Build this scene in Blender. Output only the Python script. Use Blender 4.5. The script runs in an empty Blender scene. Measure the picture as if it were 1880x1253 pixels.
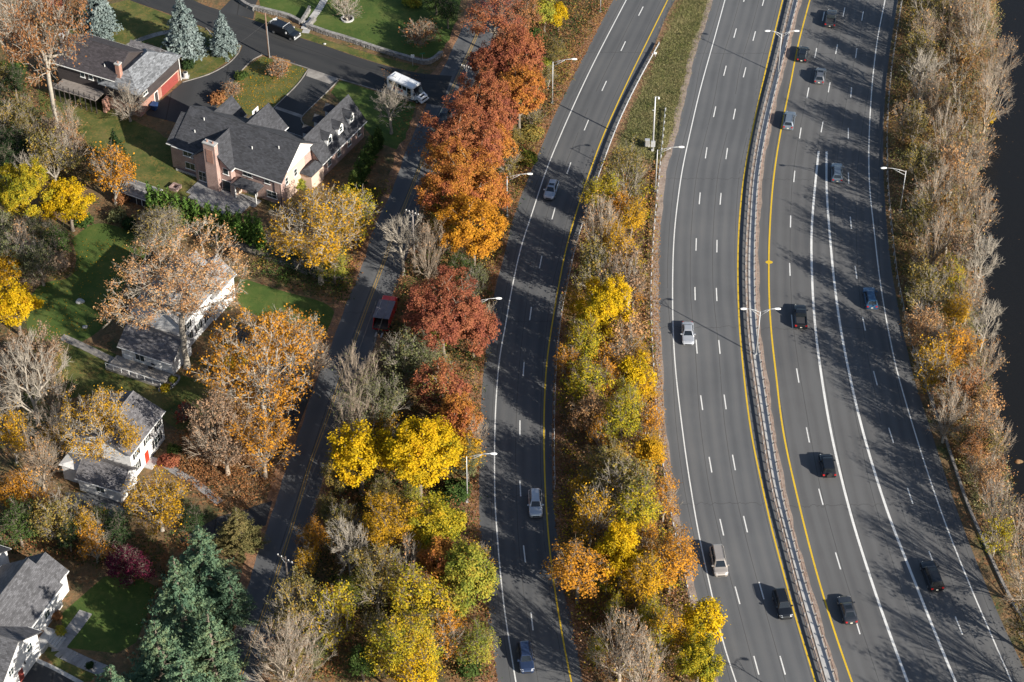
import bpy, bmesh, math, random
import numpy as np
from mathutils import Vector, Matrix
random.seed(7); RNG = np.random.default_rng(11)
SC = bpy.context.scene
COL = SC.collection
R = math.radians

# ------------------------------------------------------------------ camera, sky, sun, exposure
FPX, TH, HC, Y0 = 3979.0, R(41.606), 215.5, 242.7      # focal length in photo pixels, depression, height, ground distance
cam = bpy.data.cameras.new('camera'); camo = bpy.data.objects.new('camera', cam); COL.objects.link(camo)
camo.location = (0, -Y0, HC); camo.rotation_euler = (math.pi / 2 - TH, 0, 0)
cam.sensor_width = 36.0; cam.lens = FPX * 36.0 / 1880.0; cam.clip_start = 1.0; cam.clip_end = 6000.0
SC.camera = camo
SUN_EL, SUN_DIR = R(25.0), Vector((0.755, -0.656, 0)).normalized()      # direction towards the sun on the ground
world = bpy.data.worlds.new('World'); SC.world = world; world.use_nodes = True
wn = world.node_tree; wn.nodes.clear()
wo = wn.nodes.new('ShaderNodeOutputWorld'); wb = wn.nodes.new('ShaderNodeBackground'); sk = wn.nodes.new('ShaderNodeTexSky')
sk.sky_type = 'NISHITA'; sk.sun_disc = False; sk.sun_elevation = SUN_EL
sk.sun_rotation = math.atan2(SUN_DIR.x, SUN_DIR.y)
wb.inputs['Strength'].default_value = 0.072
wn.links.new(sk.outputs[0], wb.inputs[0]); wn.links.new(wb.outputs[0], wo.inputs[0])
sun = bpy.data.lights.new('sun', 'SUN'); suno = bpy.data.objects.new('sun', sun); COL.objects.link(suno)
sun.energy = 5.0; sun.angle = R(0.53); sun.color = (1.0, 0.93, 0.82)
sv = Vector((SUN_DIR.x * math.cos(SUN_EL), SUN_DIR.y * math.cos(SUN_EL), math.sin(SUN_EL)))
suno.rotation_euler = sv.to_track_quat('Z', 'Y').to_euler(); suno.location = sv * 300
SC.view_settings.view_transform = 'Standard'; SC.view_settings.look = 'None'
SC.view_settings.gamma = 1.0; SC.view_settings.use_curve_mapping = False
SC.view_settings.exposure = 0.80
SC.cycles.max_bounces = 5; SC.cycles.diffuse_bounces = 2; SC.cycles.glossy_bounces = 2; SC.cycles.transmission_bounces = 3; SC.cycles.transparent_max_bounces = 2

# ------------------------------------------------------------------ pixel -> place
def W(px, py, z=0.0):
    u, v = px - 940.0, py - 626.5
    d = Vector((u, FPX * math.cos(TH) - v * math.sin(TH), -(FPX * math.sin(TH) + v * math.cos(TH))))
    t = (z - HC) / d.z
    return Vector((d.x * t, d.y * t - Y0, z))
def pxm(px, py, z=0.0):                      # photo pixels per metre at that place
    p = W(px, py, z); w = (p.y + Y0) * math.cos(TH) - (p.z - HC) * math.sin(TH)
    return FPX / w
def crom(pts, n):
    P = [Vector(p) for p in pts]; P = [P[0] * 2 - P[1]] + P + [P[-1] * 2 - P[-2]]
    dense = []
    for i in range(1, len(P) - 2):
        for k in range(12):
            t = k / 12.0
            a, b, c, d = P[i - 1], P[i], P[i + 1], P[i + 2]
            dense.append(0.5 * ((2 * b) + (c - a) * t + (2 * a - 5 * b + 4 * c - d) * t * t + (3 * b - a - 3 * c + d) * t ** 3))
    dense.append(P[-2])
    L = [0.0]
    for a, b in zip(dense, dense[1:]): L.append(L[-1] + (b - a).length)
    out = []; j = 0
    for i in range(n):
        s = L[-1] * i / (n - 1)
        while j < len(L) - 2 and L[j + 1] < s: j += 1
        f = (s - L[j]) / max(L[j + 1] - L[j], 1e-9)
        out.append(dense[j].lerp(dense[j + 1], min(max(f, 0), 1)))
    return out
def smooth(pts, k=3):
    for _ in range(k):
        pts = [pts[0]] + [(pts[i - 1] + pts[i] * 2 + pts[i + 1]) / 4 for i in range(1, len(pts) - 1)] + [pts[-1]]
    return pts
def ext(pts, a=0, b=0):
    if a: pts = [pts[0] + (pts[0] - pts[3]).normalized() * a] + pts
    if b: pts = pts + [pts[-1] + (pts[-1] - pts[-4]).normalized() * b]
    return pts
def path(px, n=80, z=0.0, a=0, b=0, sm=3):
    return ext(smooth(crom([W(x, y, z) for x, y in px], n), sm), a, b)
def arclen(pts):
    L = [0.0]
    for p, q in zip(pts, pts[1:]): L.append(L[-1] + (q - p).length)
    return L
def resample(pts, step):
    L = arclen(pts); out = []; s = 0.0; j = 0
    while s <= L[-1]:
        while j < len(L) - 2 and L[j + 1] < s: j += 1
        f = (s - L[j]) / max(L[j + 1] - L[j], 1e-9); d = (pts[j + 1] - pts[j]).normalized()
        out.append((pts[j].lerp(pts[j + 1], f), d)); s += step
    return out
def inpoly(x, y, poly):
    c = False; n = len(poly)
    for i in range(n):
        a, b = poly[i], poly[i - 1]
        if (a[1] > y) != (b[1] > y) and x < (b[0] - a[0]) * (y - a[1]) / (b[1] - a[1]) + a[0]: c = not c
    return c

# ------------------------------------------------------------------ materials
MATS = {}
def newmat(name):
    m = bpy.data.materials.new(name); m.use_nodes = True; nt = m.node_tree; nt.nodes.clear()
    out = nt.nodes.new('ShaderNodeOutputMaterial'); MATS[name] = m
    return m, nt, out
def N(nt, t, **kw):
    n = nt.nodes.new(t)
    for k, v in kw.items(): setattr(n, k, v)
    return n
def ramp(nt, stops, interp='LINEAR'):
    r = nt.nodes.new('ShaderNodeValToRGB'); cr = r.color_ramp; cr.interpolation = interp
    while len(cr.elements) < len(stops): cr.elements.new(0.5)
    for e, (p, c) in zip(cr.elements, stops): e.position = p; e.color = (*c, 1)
    return r
def noise(nt, scale, detail=4, rough=0.6, coord='pos', vec=None):
    n = nt.nodes.new('ShaderNodeTexNoise'); n.inputs['Scale'].default_value = scale
    n.inputs['Detail'].default_value = detail; n.inputs['Roughness'].default_value = rough
    if vec is None:
        if coord == 'pos': g = nt.nodes.new('ShaderNodeNewGeometry'); vec = g.outputs['Position']
        else: g = nt.nodes.new('ShaderNodeTexCoord'); vec = g.outputs['Object']
    nt.links.new(vec, n.inputs['Vector'])
    return n
def math2(nt, op, a, b):
    n = nt.nodes.new('ShaderNodeMath'); n.operation = op
    for i, v in enumerate((a, b)):
        if isinstance(v, (int, float)): n.inputs[i].default_value = v
        else: nt.links.new(v, n.inputs[i])
    return n.outputs[0]
def plain(name, c, rough=0.6, metal=0.0, var=0.12, scale=1.5, coat=0.0, bump=0.0, coord='obj', spec=0.5):
    m, nt, out = newmat(name); b = N(nt, 'ShaderNodeBsdfPrincipled')
    n = noise(nt, scale, 5, 0.65, coord)
    r = ramp(nt, [(0.25, tuple(x * (1 - var) for x in c)), (0.75, tuple(min(1, x * (1 + var)) for x in c))])
    nt.links.new(n.outputs['Fac'], r.inputs[0]); nt.links.new(r.outputs[0], b.inputs['Base Color'])
    b.inputs['Roughness'].default_value = rough; b.inputs['Metallic'].default_value = metal
    b.inputs['Coat Weight'].default_value = coat; b.inputs['Specular IOR Level'].default_value = spec
    if bump:
        bp = N(nt, 'ShaderNodeBump'); bp.inputs['Strength'].default_value = bump; bp.inputs['Distance'].default_value = 0.05
        n2 = noise(nt, scale * 6, 4, 0.7, coord); nt.links.new(n2.outputs['Fac'], bp.inputs['Height']); nt.links.new(bp.outputs[0], b.inputs['Normal'])
    nt.links.new(b.outputs[0], out.inputs[0]); return m
def worn_paint(name, c, under, wear=0.46):
    m, nt, out = newmat(name); b = N(nt, 'ShaderNodeBsdfPrincipled'); n = noise(nt, 5.0, 6, 0.75); n2 = noise(nt, 0.35, 3, 0.6)
    f = math2(nt, 'ADD', math2(nt, 'MULTIPLY', n.outputs['Fac'], 0.7), math2(nt, 'MULTIPLY', n2.outputs['Fac'], 0.3))
    r = ramp(nt, [(wear - 0.10, under), (wear, tuple(x * 0.8 for x in c)), (wear + 0.14, c)]); nt.links.new(f, r.inputs[0]); nt.links.new(r.outputs[0], b.inputs['Base Color']); b.inputs['Roughness'].default_value = 0.7; nt.links.new(b.outputs[0], out.inputs[0]); return m
def mixed(name, stops, scale, detail=6, rough=0.9, fine=None, finescale=20, bump=0.3, lac=0.65, fineamt=0.5, bdist=0.08):
    """noise -> ramp of real colours, plus a finer speckle ramp laid over it"""
    m, nt, out = newmat(name); b = N(nt, 'ShaderNodeBsdfPrincipled')
    n = noise(nt, scale, detail, lac); r = ramp(nt, stops); nt.links.new(n.outputs['Fac'], r.inputs[0]); col = r.outputs[0]
    n2 = noise(nt, finescale, 3, 0.7)
    if fine:
        v = N(nt, 'ShaderNodeTexVoronoi'); v.inputs['Scale'].default_value = finescale
        g = N(nt, 'ShaderNodeNewGeometry'); nt.links.new(g.outputs['Position'], v.inputs['Vector'])
        r2 = ramp(nt, fine); s = N(nt, 'ShaderNodeSeparateColor'); nt.links.new(v.outputs['Color'], s.inputs[0]); nt.links.new(s.outputs[0], r2.inputs[0])
        n3 = noise(nt, scale * 2.3, 4, 0.6); r3 = ramp(nt, [(0.42, (0, 0, 0)), (0.62, (1, 1, 1))]); nt.links.new(n3.outputs['Fac'], r3.inputs[0])
        mx = N(nt, 'ShaderNodeMix', data_type='RGBA')
        f = math2(nt, 'MULTIPLY', r3.outputs[0], fineamt); f = math2(nt, 'MULTIPLY', f, math2(nt, 'GREATER_THAN', s.outputs[1], 0.35))
        nt.links.new(f, mx.inputs[0]); nt.links.new(col, mx.inputs[6]); nt.links.new(r2.outputs[0], mx.inputs[7]); col = mx.outputs[2]
    nt.links.new(col, b.inputs['Base Color']); b.inputs['Roughness'].default_value = rough
    b.inputs['Specular IOR Level'].default_value = 0.25
    if bump:
        bp = N(nt, 'ShaderNodeBump'); bp.inputs['Strength'].default_value = bump; bp.inputs['Distance'].default_value = bdist
        nt.links.new(n2.outputs['Fac'], bp.inputs['Height']); nt.links.new(bp.outputs[0], b.inputs['Normal'])
    nt.links.new(b.outputs[0], out.inputs[0]); return m
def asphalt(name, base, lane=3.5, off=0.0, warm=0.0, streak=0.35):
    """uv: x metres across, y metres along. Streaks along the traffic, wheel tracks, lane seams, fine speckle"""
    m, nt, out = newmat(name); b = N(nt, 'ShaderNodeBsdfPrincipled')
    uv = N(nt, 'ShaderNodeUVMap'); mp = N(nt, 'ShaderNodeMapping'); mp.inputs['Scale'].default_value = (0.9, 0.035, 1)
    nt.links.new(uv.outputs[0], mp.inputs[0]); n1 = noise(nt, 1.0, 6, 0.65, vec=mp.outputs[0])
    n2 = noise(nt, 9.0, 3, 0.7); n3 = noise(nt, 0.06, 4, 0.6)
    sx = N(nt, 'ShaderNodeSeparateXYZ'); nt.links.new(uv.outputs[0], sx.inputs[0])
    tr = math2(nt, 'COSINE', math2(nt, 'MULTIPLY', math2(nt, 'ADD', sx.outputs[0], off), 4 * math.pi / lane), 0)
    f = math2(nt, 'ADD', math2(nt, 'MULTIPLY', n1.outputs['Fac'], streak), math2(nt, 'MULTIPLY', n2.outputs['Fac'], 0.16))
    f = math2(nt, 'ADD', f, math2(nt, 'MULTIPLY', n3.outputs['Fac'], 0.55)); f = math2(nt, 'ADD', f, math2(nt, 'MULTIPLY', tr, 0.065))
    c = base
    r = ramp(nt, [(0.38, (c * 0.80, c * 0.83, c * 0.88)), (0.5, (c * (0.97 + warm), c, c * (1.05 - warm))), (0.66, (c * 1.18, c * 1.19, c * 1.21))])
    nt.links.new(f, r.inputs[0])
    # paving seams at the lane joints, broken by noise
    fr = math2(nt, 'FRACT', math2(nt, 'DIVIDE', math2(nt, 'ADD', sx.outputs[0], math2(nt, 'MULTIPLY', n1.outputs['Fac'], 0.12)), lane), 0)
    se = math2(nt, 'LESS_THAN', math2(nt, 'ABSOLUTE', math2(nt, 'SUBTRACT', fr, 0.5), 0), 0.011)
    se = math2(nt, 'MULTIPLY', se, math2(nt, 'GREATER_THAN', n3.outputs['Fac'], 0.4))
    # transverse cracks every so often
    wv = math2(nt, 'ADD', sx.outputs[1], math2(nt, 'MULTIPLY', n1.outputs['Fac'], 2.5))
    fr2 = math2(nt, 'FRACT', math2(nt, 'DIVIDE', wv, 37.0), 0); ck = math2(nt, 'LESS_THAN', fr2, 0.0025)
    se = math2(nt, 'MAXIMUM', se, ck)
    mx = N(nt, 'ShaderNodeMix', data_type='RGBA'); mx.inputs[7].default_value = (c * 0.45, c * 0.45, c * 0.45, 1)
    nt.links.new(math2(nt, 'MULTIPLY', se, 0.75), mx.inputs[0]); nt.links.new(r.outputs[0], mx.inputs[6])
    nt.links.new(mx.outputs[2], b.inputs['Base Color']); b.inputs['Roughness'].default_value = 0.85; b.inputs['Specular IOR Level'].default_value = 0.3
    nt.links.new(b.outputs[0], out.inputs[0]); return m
def leafmat(name, cols, transl=0.18):
    m, nt, out = newmat(name)
    a = N(nt, 'ShaderNodeAttribute', attribute_name='var'); n = noise(nt, 0.22, 3, 0.6)
    f = math2(nt, 'ADD', math2(nt, 'MULTIPLY', a.outputs['Fac'], 0.62), math2(nt, 'MULTIPLY', n.outputs['Fac'], 0.95)); f = math2(nt, 'SUBTRACT', f, 0.28)
    k = len(cols); r = ramp(nt, [(0.12 + 0.76 * i / (k - 1), c) for i, c in enumerate(cols)]); nt.links.new(f, r.inputs[0])
    d = N(nt, 'ShaderNodeBsdfDiffuse'); t = N(nt, 'ShaderNodeBsdfTranslucent'); mx = N(nt, 'ShaderNodeMixShader'); mx.inputs[0].default_value = transl
    nt.links.new(r.outputs[0], d.inputs[0]); nt.links.new(r.outputs[0], t.inputs[0])
    nt.links.new(d.outputs[0], mx.inputs[1]); nt.links.new(t.outputs[0], mx.inputs[2]); nt.links.new(mx.outputs[0], out.inputs[0]); return m
def shingle(name, c, var=0.35, sc=2.6):
    m, nt, out = newmat(name); b = N(nt, 'ShaderNodeBsdfPrincipled')
    uv = N(nt, 'ShaderNodeUVMap'); br = N(nt, 'ShaderNodeTexBrick'); nt.links.new(uv.outputs[0], br.inputs['Vector'])
    br.inputs['Scale'].default_value = 1.0; br.inputs['Brick Width'].default_value = 0.5; br.inputs['Row Height'].default_value = 0.22
    br.inputs['Mortar Size'].default_value = 0.012; br.inputs['Bias'].default_value = 0.0
    br.inputs['Color1'].default_value = (*[x * (1 - var) for x in c], 1); br.inputs['Color2'].default_value = (*[x * (1 + var) for x in c], 1)
    br.inputs['Mortar'].default_value = (*[x * 0.55 for x in c], 1)
    n = noise(nt, 0.6, 5, 0.7); r = ramp(nt, [(0.3, (0.75,) * 3), (0.7, (1.2,) * 3)]); nt.links.new(n.outputs['Fac'], r.inputs[0])
    mx = N(nt, 'ShaderNodeMix', data_type='RGBA', blend_type='MULTIPLY'); mx.inputs[0].default_value = 1
    nt.links.new(br.outputs[0], mx.inputs[6]); nt.links.new(r.outputs[0], mx.inputs[7]); nt.links.new(mx.outputs[2], b.inputs['Base Color'])
    bp = N(nt, 'ShaderNodeBump'); bp.inputs['Strength'].default_value = 0.5; bp.inputs['Distance'].default_value = 0.03
    nt.links.new(br.outputs['Fac'], bp.inputs['Height']); bp.invert = True; nt.links.new(bp.outputs[0], b.inputs['Normal'])
    b.inputs['Roughness'].default_value = 0.92; nt.links.new(b.outputs[0], out.inputs[0]); return m
def coursed(name, c1, c2, mortar, bw, rh, ms):
    """brick or clapboard coursing on walls, uv in metres"""
    m, nt, out = newmat(name); b = N(nt, 'ShaderNodeBsdfPrincipled')
    uv = N(nt, 'ShaderNodeUVMap'); br = N(nt, 'ShaderNodeTexBrick'); nt.links.new(uv.outputs[0], br.inputs['Vector'])
    br.inputs['Scale'].default_value = 1.0; br.inputs['Brick Width'].default_value = bw; br.inputs['Row Height'].default_value = rh; br.inputs['Mortar Size'].default_value = ms
    br.inputs['Color1'].default_value = (*c1, 1); br.inputs['Color2'].default_value = (*c2, 1); br.inputs['Mortar'].default_value = (*mortar, 1)
    n = noise(nt, 0.8, 5, 0.65); r = ramp(nt, [(0.3, (0.82,) * 3), (0.7, (1.12,) * 3)]); nt.links.new(n.outputs['Fac'], r.inputs[0])
    mx = N(nt, 'ShaderNodeMix', data_type='RGBA', blend_type='MULTIPLY'); mx.inputs[0].default_value = 1
    nt.links.new(br.outputs[0], mx.inputs[6]); nt.links.new(r.outputs[0], mx.inputs[7]); nt.links.new(mx.outputs[2], b.inputs['Base Color'])
    b.inputs['Roughness'].default_value = 0.85; nt.links.new(b.outputs[0], out.inputs[0]); return m

# ------------------------------------------------------------------ mesh building
def npmesh(name, V, Q, var=None, smooth_=False):
    me = bpy.data.meshes.new(name); V = np.asarray(V, np.float32); Q = np.asarray(Q, np.int32); k = Q.shape[1]
    me.vertices.add(len(V)); me.vertices.foreach_set('co', V.ravel())
    me.loops.add(Q.size); me.loops.foreach_set('vertex_index', Q.ravel())
    me.polygons.add(len(Q)); me.polygons.foreach_set('loop_start', np.arange(len(Q), dtype=np.int32) * k)
    if smooth_: me.polygons.foreach_set('use_smooth', np.ones(len(Q), bool))
    me.update(calc_edges=True)
    if var is not None:
        a = me.attributes.new('var', 'FLOAT', 'FACE'); a.data.foreach_set('value', np.asarray(var, np.float32))
    return me
def link(name, data, m=None, parent=None, loc=None, rotz=None, kind=None, smooth_=False):
    o = bpy.data.objects.new(name, data); COL.objects.link(o)
    if m is not None:
        if len(data.materials) == 0: data.materials.append(None)
        o.material_slots[0].link = 'OBJECT'; o.material_slots[0].material = MATS[m] if isinstance(m, str) else m
    if parent is not None: o.parent = parent
    if loc is not None: o.location = loc
    if rotz is not None: o.rotation_euler = (0, 0, rotz)
    if kind: o['kind'] = kind
    return o
def tag(o, label, cat, group=None):
    o['label'] = label; o['category'] = cat
    if group: o['group'] = group
    return o
def thing(name, label, cat, loc=(0, 0, 0), rotz=0.0, group=None):
    o = bpy.data.objects.new(name, None); COL.objects.link(o); o.location = loc; o.rotation_euler = (0, 0, rotz)
    o.empty_display_size = 0.3
    return tag(o, label, cat, group)
class MB:
    def __init__(s): s.v = []; s.f = []; s.uv = []
    def poly(s, pts, uvs=None):
        b = len(s.v); s.v += [tuple(p) for p in pts]; s.f.append(tuple(range(b, b + len(pts)))); s.uv.append(uvs); return s
    def box(s, x0, x1, y0, y1, z0, z1, bot=True):
        P = [(x0, y0, z0), (x1, y0, z0), (x1, y1, z0), (x0, y1, z0), (x0, y0, z1), (x1, y0, z1), (x1, y1, z1), (x0, y1, z1)]
        b = len(s.v); s.v += P
        F = [(4, 5, 6, 7), (0, 1, 5, 4), (1, 2, 6, 5), (2, 3, 7, 6), (3, 0, 4, 7)] + ([(3, 2, 1, 0)] if bot else [])
        for f in F: s.f.append(tuple(b + i for i in f)); s.uv.append(None)
        return s
    def slab(s, pts, t):
        """closed plate: polygon pts on top, t thick downwards along its normal"""
        P = [Vector(p) for p in pts]; n = (P[1] - P[0]).cross(P[2] - P[0]).normalized()
        if n.z < 0: P = P[::-1]; n = -n
        Q = [p - n * t for p in P]; k = len(P); s.poly(P); s.poly(Q[::-1])
        for i in range(k): j = (i + 1) % k; s.poly([P[i], Q[i], Q[j], P[j]])
        return s
    def tube(s, pts, rad, k=6, cap=True):
        P = [Vector(p) for p in pts]; n = len(P); rings = []
        for i, p in enumerate(P):
            d = (P[min(i + 1, n - 1)] - P[max(i - 1, 0)]).normalized()
            a = d.cross(Vector((0, 0, 1)) if abs(d.z) < 0.9 else Vector((1, 0, 0))).normalized(); c = d.cross(a)
            r = rad[i] if hasattr(rad, '__len__') else rad
            b = len(s.v); s.v += [tuple(p + a * r * math.cos(2 * math.pi * j / k) + c * r * math.sin(2 * math.pi * j / k)) for j in range(k)]; rings.append(b)
        for a, b in zip(rings, rings[1:]):
            for j in range(k): s.f.append((a + j, a + (j + 1) % k, b + (j + 1) % k, b + j)); s.uv.append(None)
        if cap:
            s.f.append(tuple(rings[0] + j for j in range(k))[::-1]); s.uv.append(None); s.f.append(tuple(rings[-1] + j for j in range(k))); s.uv.append(None)
        return s
    def mesh(s, name, smooth_=False, xf=None, autouv=True):
        me = bpy.data.meshes.new(name); me.from_pydata([tuple(xf @ Vector(v)) for v in s.v] if xf else s.v, [], s.f)
        if autouv:
            ul = me.uv_layers.new(name='UVMap'); 
            for p, u in zip(me.polygons, s.uv):
                if u is None:
                    n = p.normal
                    if abs(n.z) > 0.98: e1 = Vector((1, 0, 0)); e2 = Vector((0, 1, 0))
                    else: e1 = Vector((-n.y, n.x, 0)).normalized(); e2 = n.cross(e1)
                for q, li in enumerate(p.loop_indices):
                    co = me.vertices[me.loops[li].vertex_index].co
                    ul.data[li].uv = u[q] if u is not None else (co.dot(e1), co.dot(e2))
        if smooth_: me.polygons.foreach_set('use_smooth', [True] * len(me.polygons))
        me.update(); return me
    def build(s, name, m, parent=None, smooth_=False, kind=None, xf=None):
        return link(name, s.mesh(name, smooth_, xf), m, parent, kind=kind)
def ribbon(Lp, Rp, z, uoff=0.0):
    """strip between two polylines of equal count, uv in metres"""
    mb = MB(); L = arclen([(a + b) / 2 for a, b in zip(Lp, Rp)])
    for i in range(len(Lp) - 1):
        a, b, c, d = Lp[i], Rp[i], Rp[i + 1], Lp[i + 1]
        w0 = (b - a).length; w1 = (c - d).length
        pts = [Vector((p.x, p.y, z)) for p in (a, b, c, d)]; uv = [(uoff, L[i]), (uoff + w0, L[i]), (uoff + w1, L[i + 1]), (uoff, L[i + 1])]
        n = (pts[1] - pts[0]).cross(pts[2] - pts[0])
        if n.z < 0: pts = pts[::-1]; uv = uv[::-1]
        mb.poly(pts, uv)
    return mb
def offset(pts, d):
    out = []
    for i, p in enumerate(pts):
        t = (pts[min(i + 1, len(pts) - 1)] - pts[max(i - 1, 0)]).normalized(); out.append(p + Vector((-t.y, t.x, 0)) * d)
    return out
def line(pts, w, z): return ribbon(offset(pts, w / 2), offset(pts, -w / 2), z)
# ------------------------------------------------------------------ materials used by the setting
mixed('litter', [(0.30, (0.04, 0.055, 0.02)), (0.40, (0.075, 0.075, 0.03)), (0.47, (0.13, 0.095, 0.05)), (0.53, (0.19, 0.12, 0.062)), (0.59, (0.10, 0.085, 0.042)), (0.68, (0.06, 0.08, 0.026))], 0.16, 12,
      fine=[(0.0, (0.33, 0.14, 0.05)), (0.4, (0.26, 0.10, 0.045)), (0.7, (0.40, 0.26, 0.12)), (0.85, (0.07, 0.045, 0.03)), (1.0, (0.05, 0.06, 0.02))], finescale=3.2, bump=0.9, fineamt=0.6, bdist=0.15)
mixed('lawn', [(0.25, (0.035, 0.055, 0.014)), (0.42, (0.06, 0.085, 0.02)), (0.56, (0.10, 0.11, 0.032)), (0.75, (0.17, 0.14, 0.055))], 0.22, 7,
      fine=[(0.0, (0.36, 0.22, 0.06)), (0.5, (0.20, 0.17, 0.05)), (1.0, (0.28, 0.13, 0.05))], finescale=4.2, bump=0.5, fineamt=0.42)
mixed('fresh_lawn', [(0.25, (0.035, 0.065, 0.014)), (0.5, (0.06, 0.10, 0.02)), (0.75, (0.11, 0.13, 0.035))], 0.2, 6,
      fine=[(0.0, (0.28, 0.22, 0.06)), (1.0, (0.16, 0.17, 0.05))], finescale=4, bump=0.4, fineamt=0.16)
mixed('rough_grass', [(0.32, (0.07, 0.09, 0.028)), (0.44, (0.14, 0.135, 0.05)), (0.52, (0.24, 0.19, 0.09)), (0.6, (0.12, 0.12, 0.04)), (0.72, (0.22, 0.13, 0.07))], 0.5, 12,
      fine=[(0.0, (0.30, 0.25, 0.13)), (0.6, (0.08, 0.11, 0.03)), (1.0, (0.33, 0.17, 0.08))], finescale=5, bump=1.0, fineamt=0.5, bdist=0.2)
mixed('rust_litter', [(0.3, (0.11, 0.07, 0.045)), (0.45, (0.21, 0.12, 0.07)), (0.55, (0.29, 0.16, 0.095)), (0.7, (0.17, 0.125, 0.085))], 0.7, 10,
      fine=[(0.0, (0.40, 0.16, 0.06)), (0.5, (0.45, 0.27, 0.15)), (1.0, (0.10, 0.06, 0.04))], finescale=7, bump=0.9, fineamt=0.9, bdist=0.12)
mixed('sandy_leaves', [(0.3, (0.15, 0.12, 0.10)), (0.45, (0.25, 0.195, 0.16)), (0.56, (0.33, 0.27, 0.23)), (0.7, (0.22, 0.15, 0.11))], 0.9, 10,
      fine=[(0.0, (0.30, 0.17, 0.10)), (0.5, (0.38, 0.32, 0.28)), (1.0, (0.10, 0.08, 0.07))], finescale=5, bump=0.6, fineamt=0.6)
mixed('gravel', [(0.3, (0.10, 0.09, 0.075)), (0.5, (0.17, 0.15, 0.125)), (0.7, (0.25, 0.21, 0.165))], 0.4, 8,
      fine=[(0.0, (0.35, 0.30, 0.25)), (1.0, (0.06, 0.05, 0.045))], finescale=4, bump=0.8, fineamt=0.6)
mixed('concrete', [(0.3, (0.32, 0.315, 0.31)), (0.5, (0.43, 0.425, 0.415)), (0.7, (0.54, 0.53, 0.51))], 0.7, 7, finescale=14, bump=0.2)
mixed('old_concrete', [(0.3, (0.16, 0.15, 0.14)), (0.5, (0.26, 0.24, 0.22)), (0.7, (0.36, 0.34, 0.31))], 0.5, 7, finescale=14, bump=0.2)
mixed('stone', [(0.3, (0.13, 0.125, 0.12)), (0.5, (0.24, 0.23, 0.22)), (0.7, (0.36, 0.35, 0.33))], 1.8, 5, finescale=12, bump=0.6)
mixed('paver', [(0.3, (0.17, 0.17, 0.175)), (0.5, (0.27, 0.265, 0.265)), (0.7, (0.36, 0.35, 0.34))], 0.6, 7, finescale=12, bump=0.2)
asphalt('asphalt_ramp', 0.098); asphalt('asphalt_main', 0.115, streak=0.3); asphalt('asphalt_right', 0.102, warm=0.03, streak=0.4)
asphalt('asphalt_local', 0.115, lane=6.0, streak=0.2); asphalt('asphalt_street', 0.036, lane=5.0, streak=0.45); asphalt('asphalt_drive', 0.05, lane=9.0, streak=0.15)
worn_paint('paint_white', (0.74, 0.74, 0.72), (0.14, 0.14, 0.14), 0.42); worn_paint('paint_yellow', (0.70, 0.46, 0.02), (0.18, 0.15, 0.09), 0.42)
plain('paint_yellow_old', (0.34, 0.22, 0.06), 0.7, var=0.3, scale=2.5, coord='pos')
plain('galvanised', (0.52, 0.53, 0.54), 0.55, 0.35, 0.15); plain('rail_steel', (0.36, 0.35, 0.34), 0.6, 0.3, 0.25, coord='pos'); plain('rusty', (0.30, 0.205, 0.165), 0.8, 0.1, 0.35, coord='pos')
plain('lamp_alu', (0.50, 0.51, 0.52), 0.5, 0.3, 0.06); plain('dark_metal', (0.03, 0.03, 0.033), 0.5, 0.3)
plain('white_trim', (0.82, 0.82, 0.80), 0.6, var=0.05); plain('wood_pole', (0.20, 0.125, 0.09), 0.85, var=0.3); plain('wood_grey', (0.24, 0.21, 0.19), 0.85, var=0.3)
m, nt, out = newmat('water'); b = N(nt, 'ShaderNodeBsdfPrincipled'); b.inputs['Base Color'].default_value = (0.012, 0.012, 0.012, 1); b.inputs['Roughness'].default_value = 0.09; b.inputs['IOR'].default_value = 1.33
n1 = noise(nt, 0.9, 5, 0.6); bp = N(nt, 'ShaderNodeBump'); bp.inputs['Strength'].default_value = 0.12; bp.inputs['Distance'].default_value = 0.3
nt.links.new(n1.outputs['Fac'], bp.inputs['Height']); nt.links.new(bp.outputs[0], b.inputs['Normal']); nt.links.new(b.outputs[0], out.inputs[0])

# ------------------------------------------------------------------ ground with the river bank
bank = path([(1842, -40), (1838, 120), (1818, 230), (1800, 330), (1795, 430), (1802, 560), (1815, 700), (1838, 850), (1872, 980), (1925, 1120), (1985, 1280)], 50, a=1600, b=900)
gm = MB(); prof = [(-1800, 0), (-400, 0), (-160, 0), (-7, 0), (-4.5, -0.3), (-2.2, -1.1), (0, -2.0), (5, -4.0), (120, -4.0), (132, 0), (1500, 0)]
rows = []
for p in bank: rows.append([Vector((p.x + dx, p.y, z)) for dx, z in prof])
for a, b in zip(rows, rows[1:]):
    for i in range(len(prof) - 1): gm.poly([a[i], b[i], b[i + 1], a[i + 1]] if (b[i] - a[i]).cross(a[i + 1] - a[i]).z > 0 else [a[i], a[i + 1], b[i + 1], b[i]])
gm.build('ground', 'litter', kind='structure')
wm = MB()
for a, b in zip(bank, bank[1:]):
    q = [Vector((a.x - 1.2, a.y, -1.6)), Vector((a.x + 128, a.y, -1.6)), Vector((b.x + 128, b.y, -1.6)), Vector((b.x - 1.2, b.y, -1.6))]
    if (q[1] - q[0]).cross(q[2] - q[0]).z < 0: q = q[::-1]
    wm.poly(q)
wm.build('river', 'water', kind='structure')
def flat(name, px, z, m, kind='structure', parent=None, n=0):
    P = [W(x, y) for x, y in px]
    if n: P = smooth(crom(P + [P[0]], n), 1)[:-1]
    P = [Vector((p.x, p.y, z)) for p in P]
    ar = sum(P[i - 1].x * P[i].y - P[i].x * P[i - 1].y for i in range(len(P)))
    if ar < 0: P = P[::-1]
    mb = MB().poly(P, [(p.x, p.y) for p in P]); return mb.build(name, m, parent, kind=kind)

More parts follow.
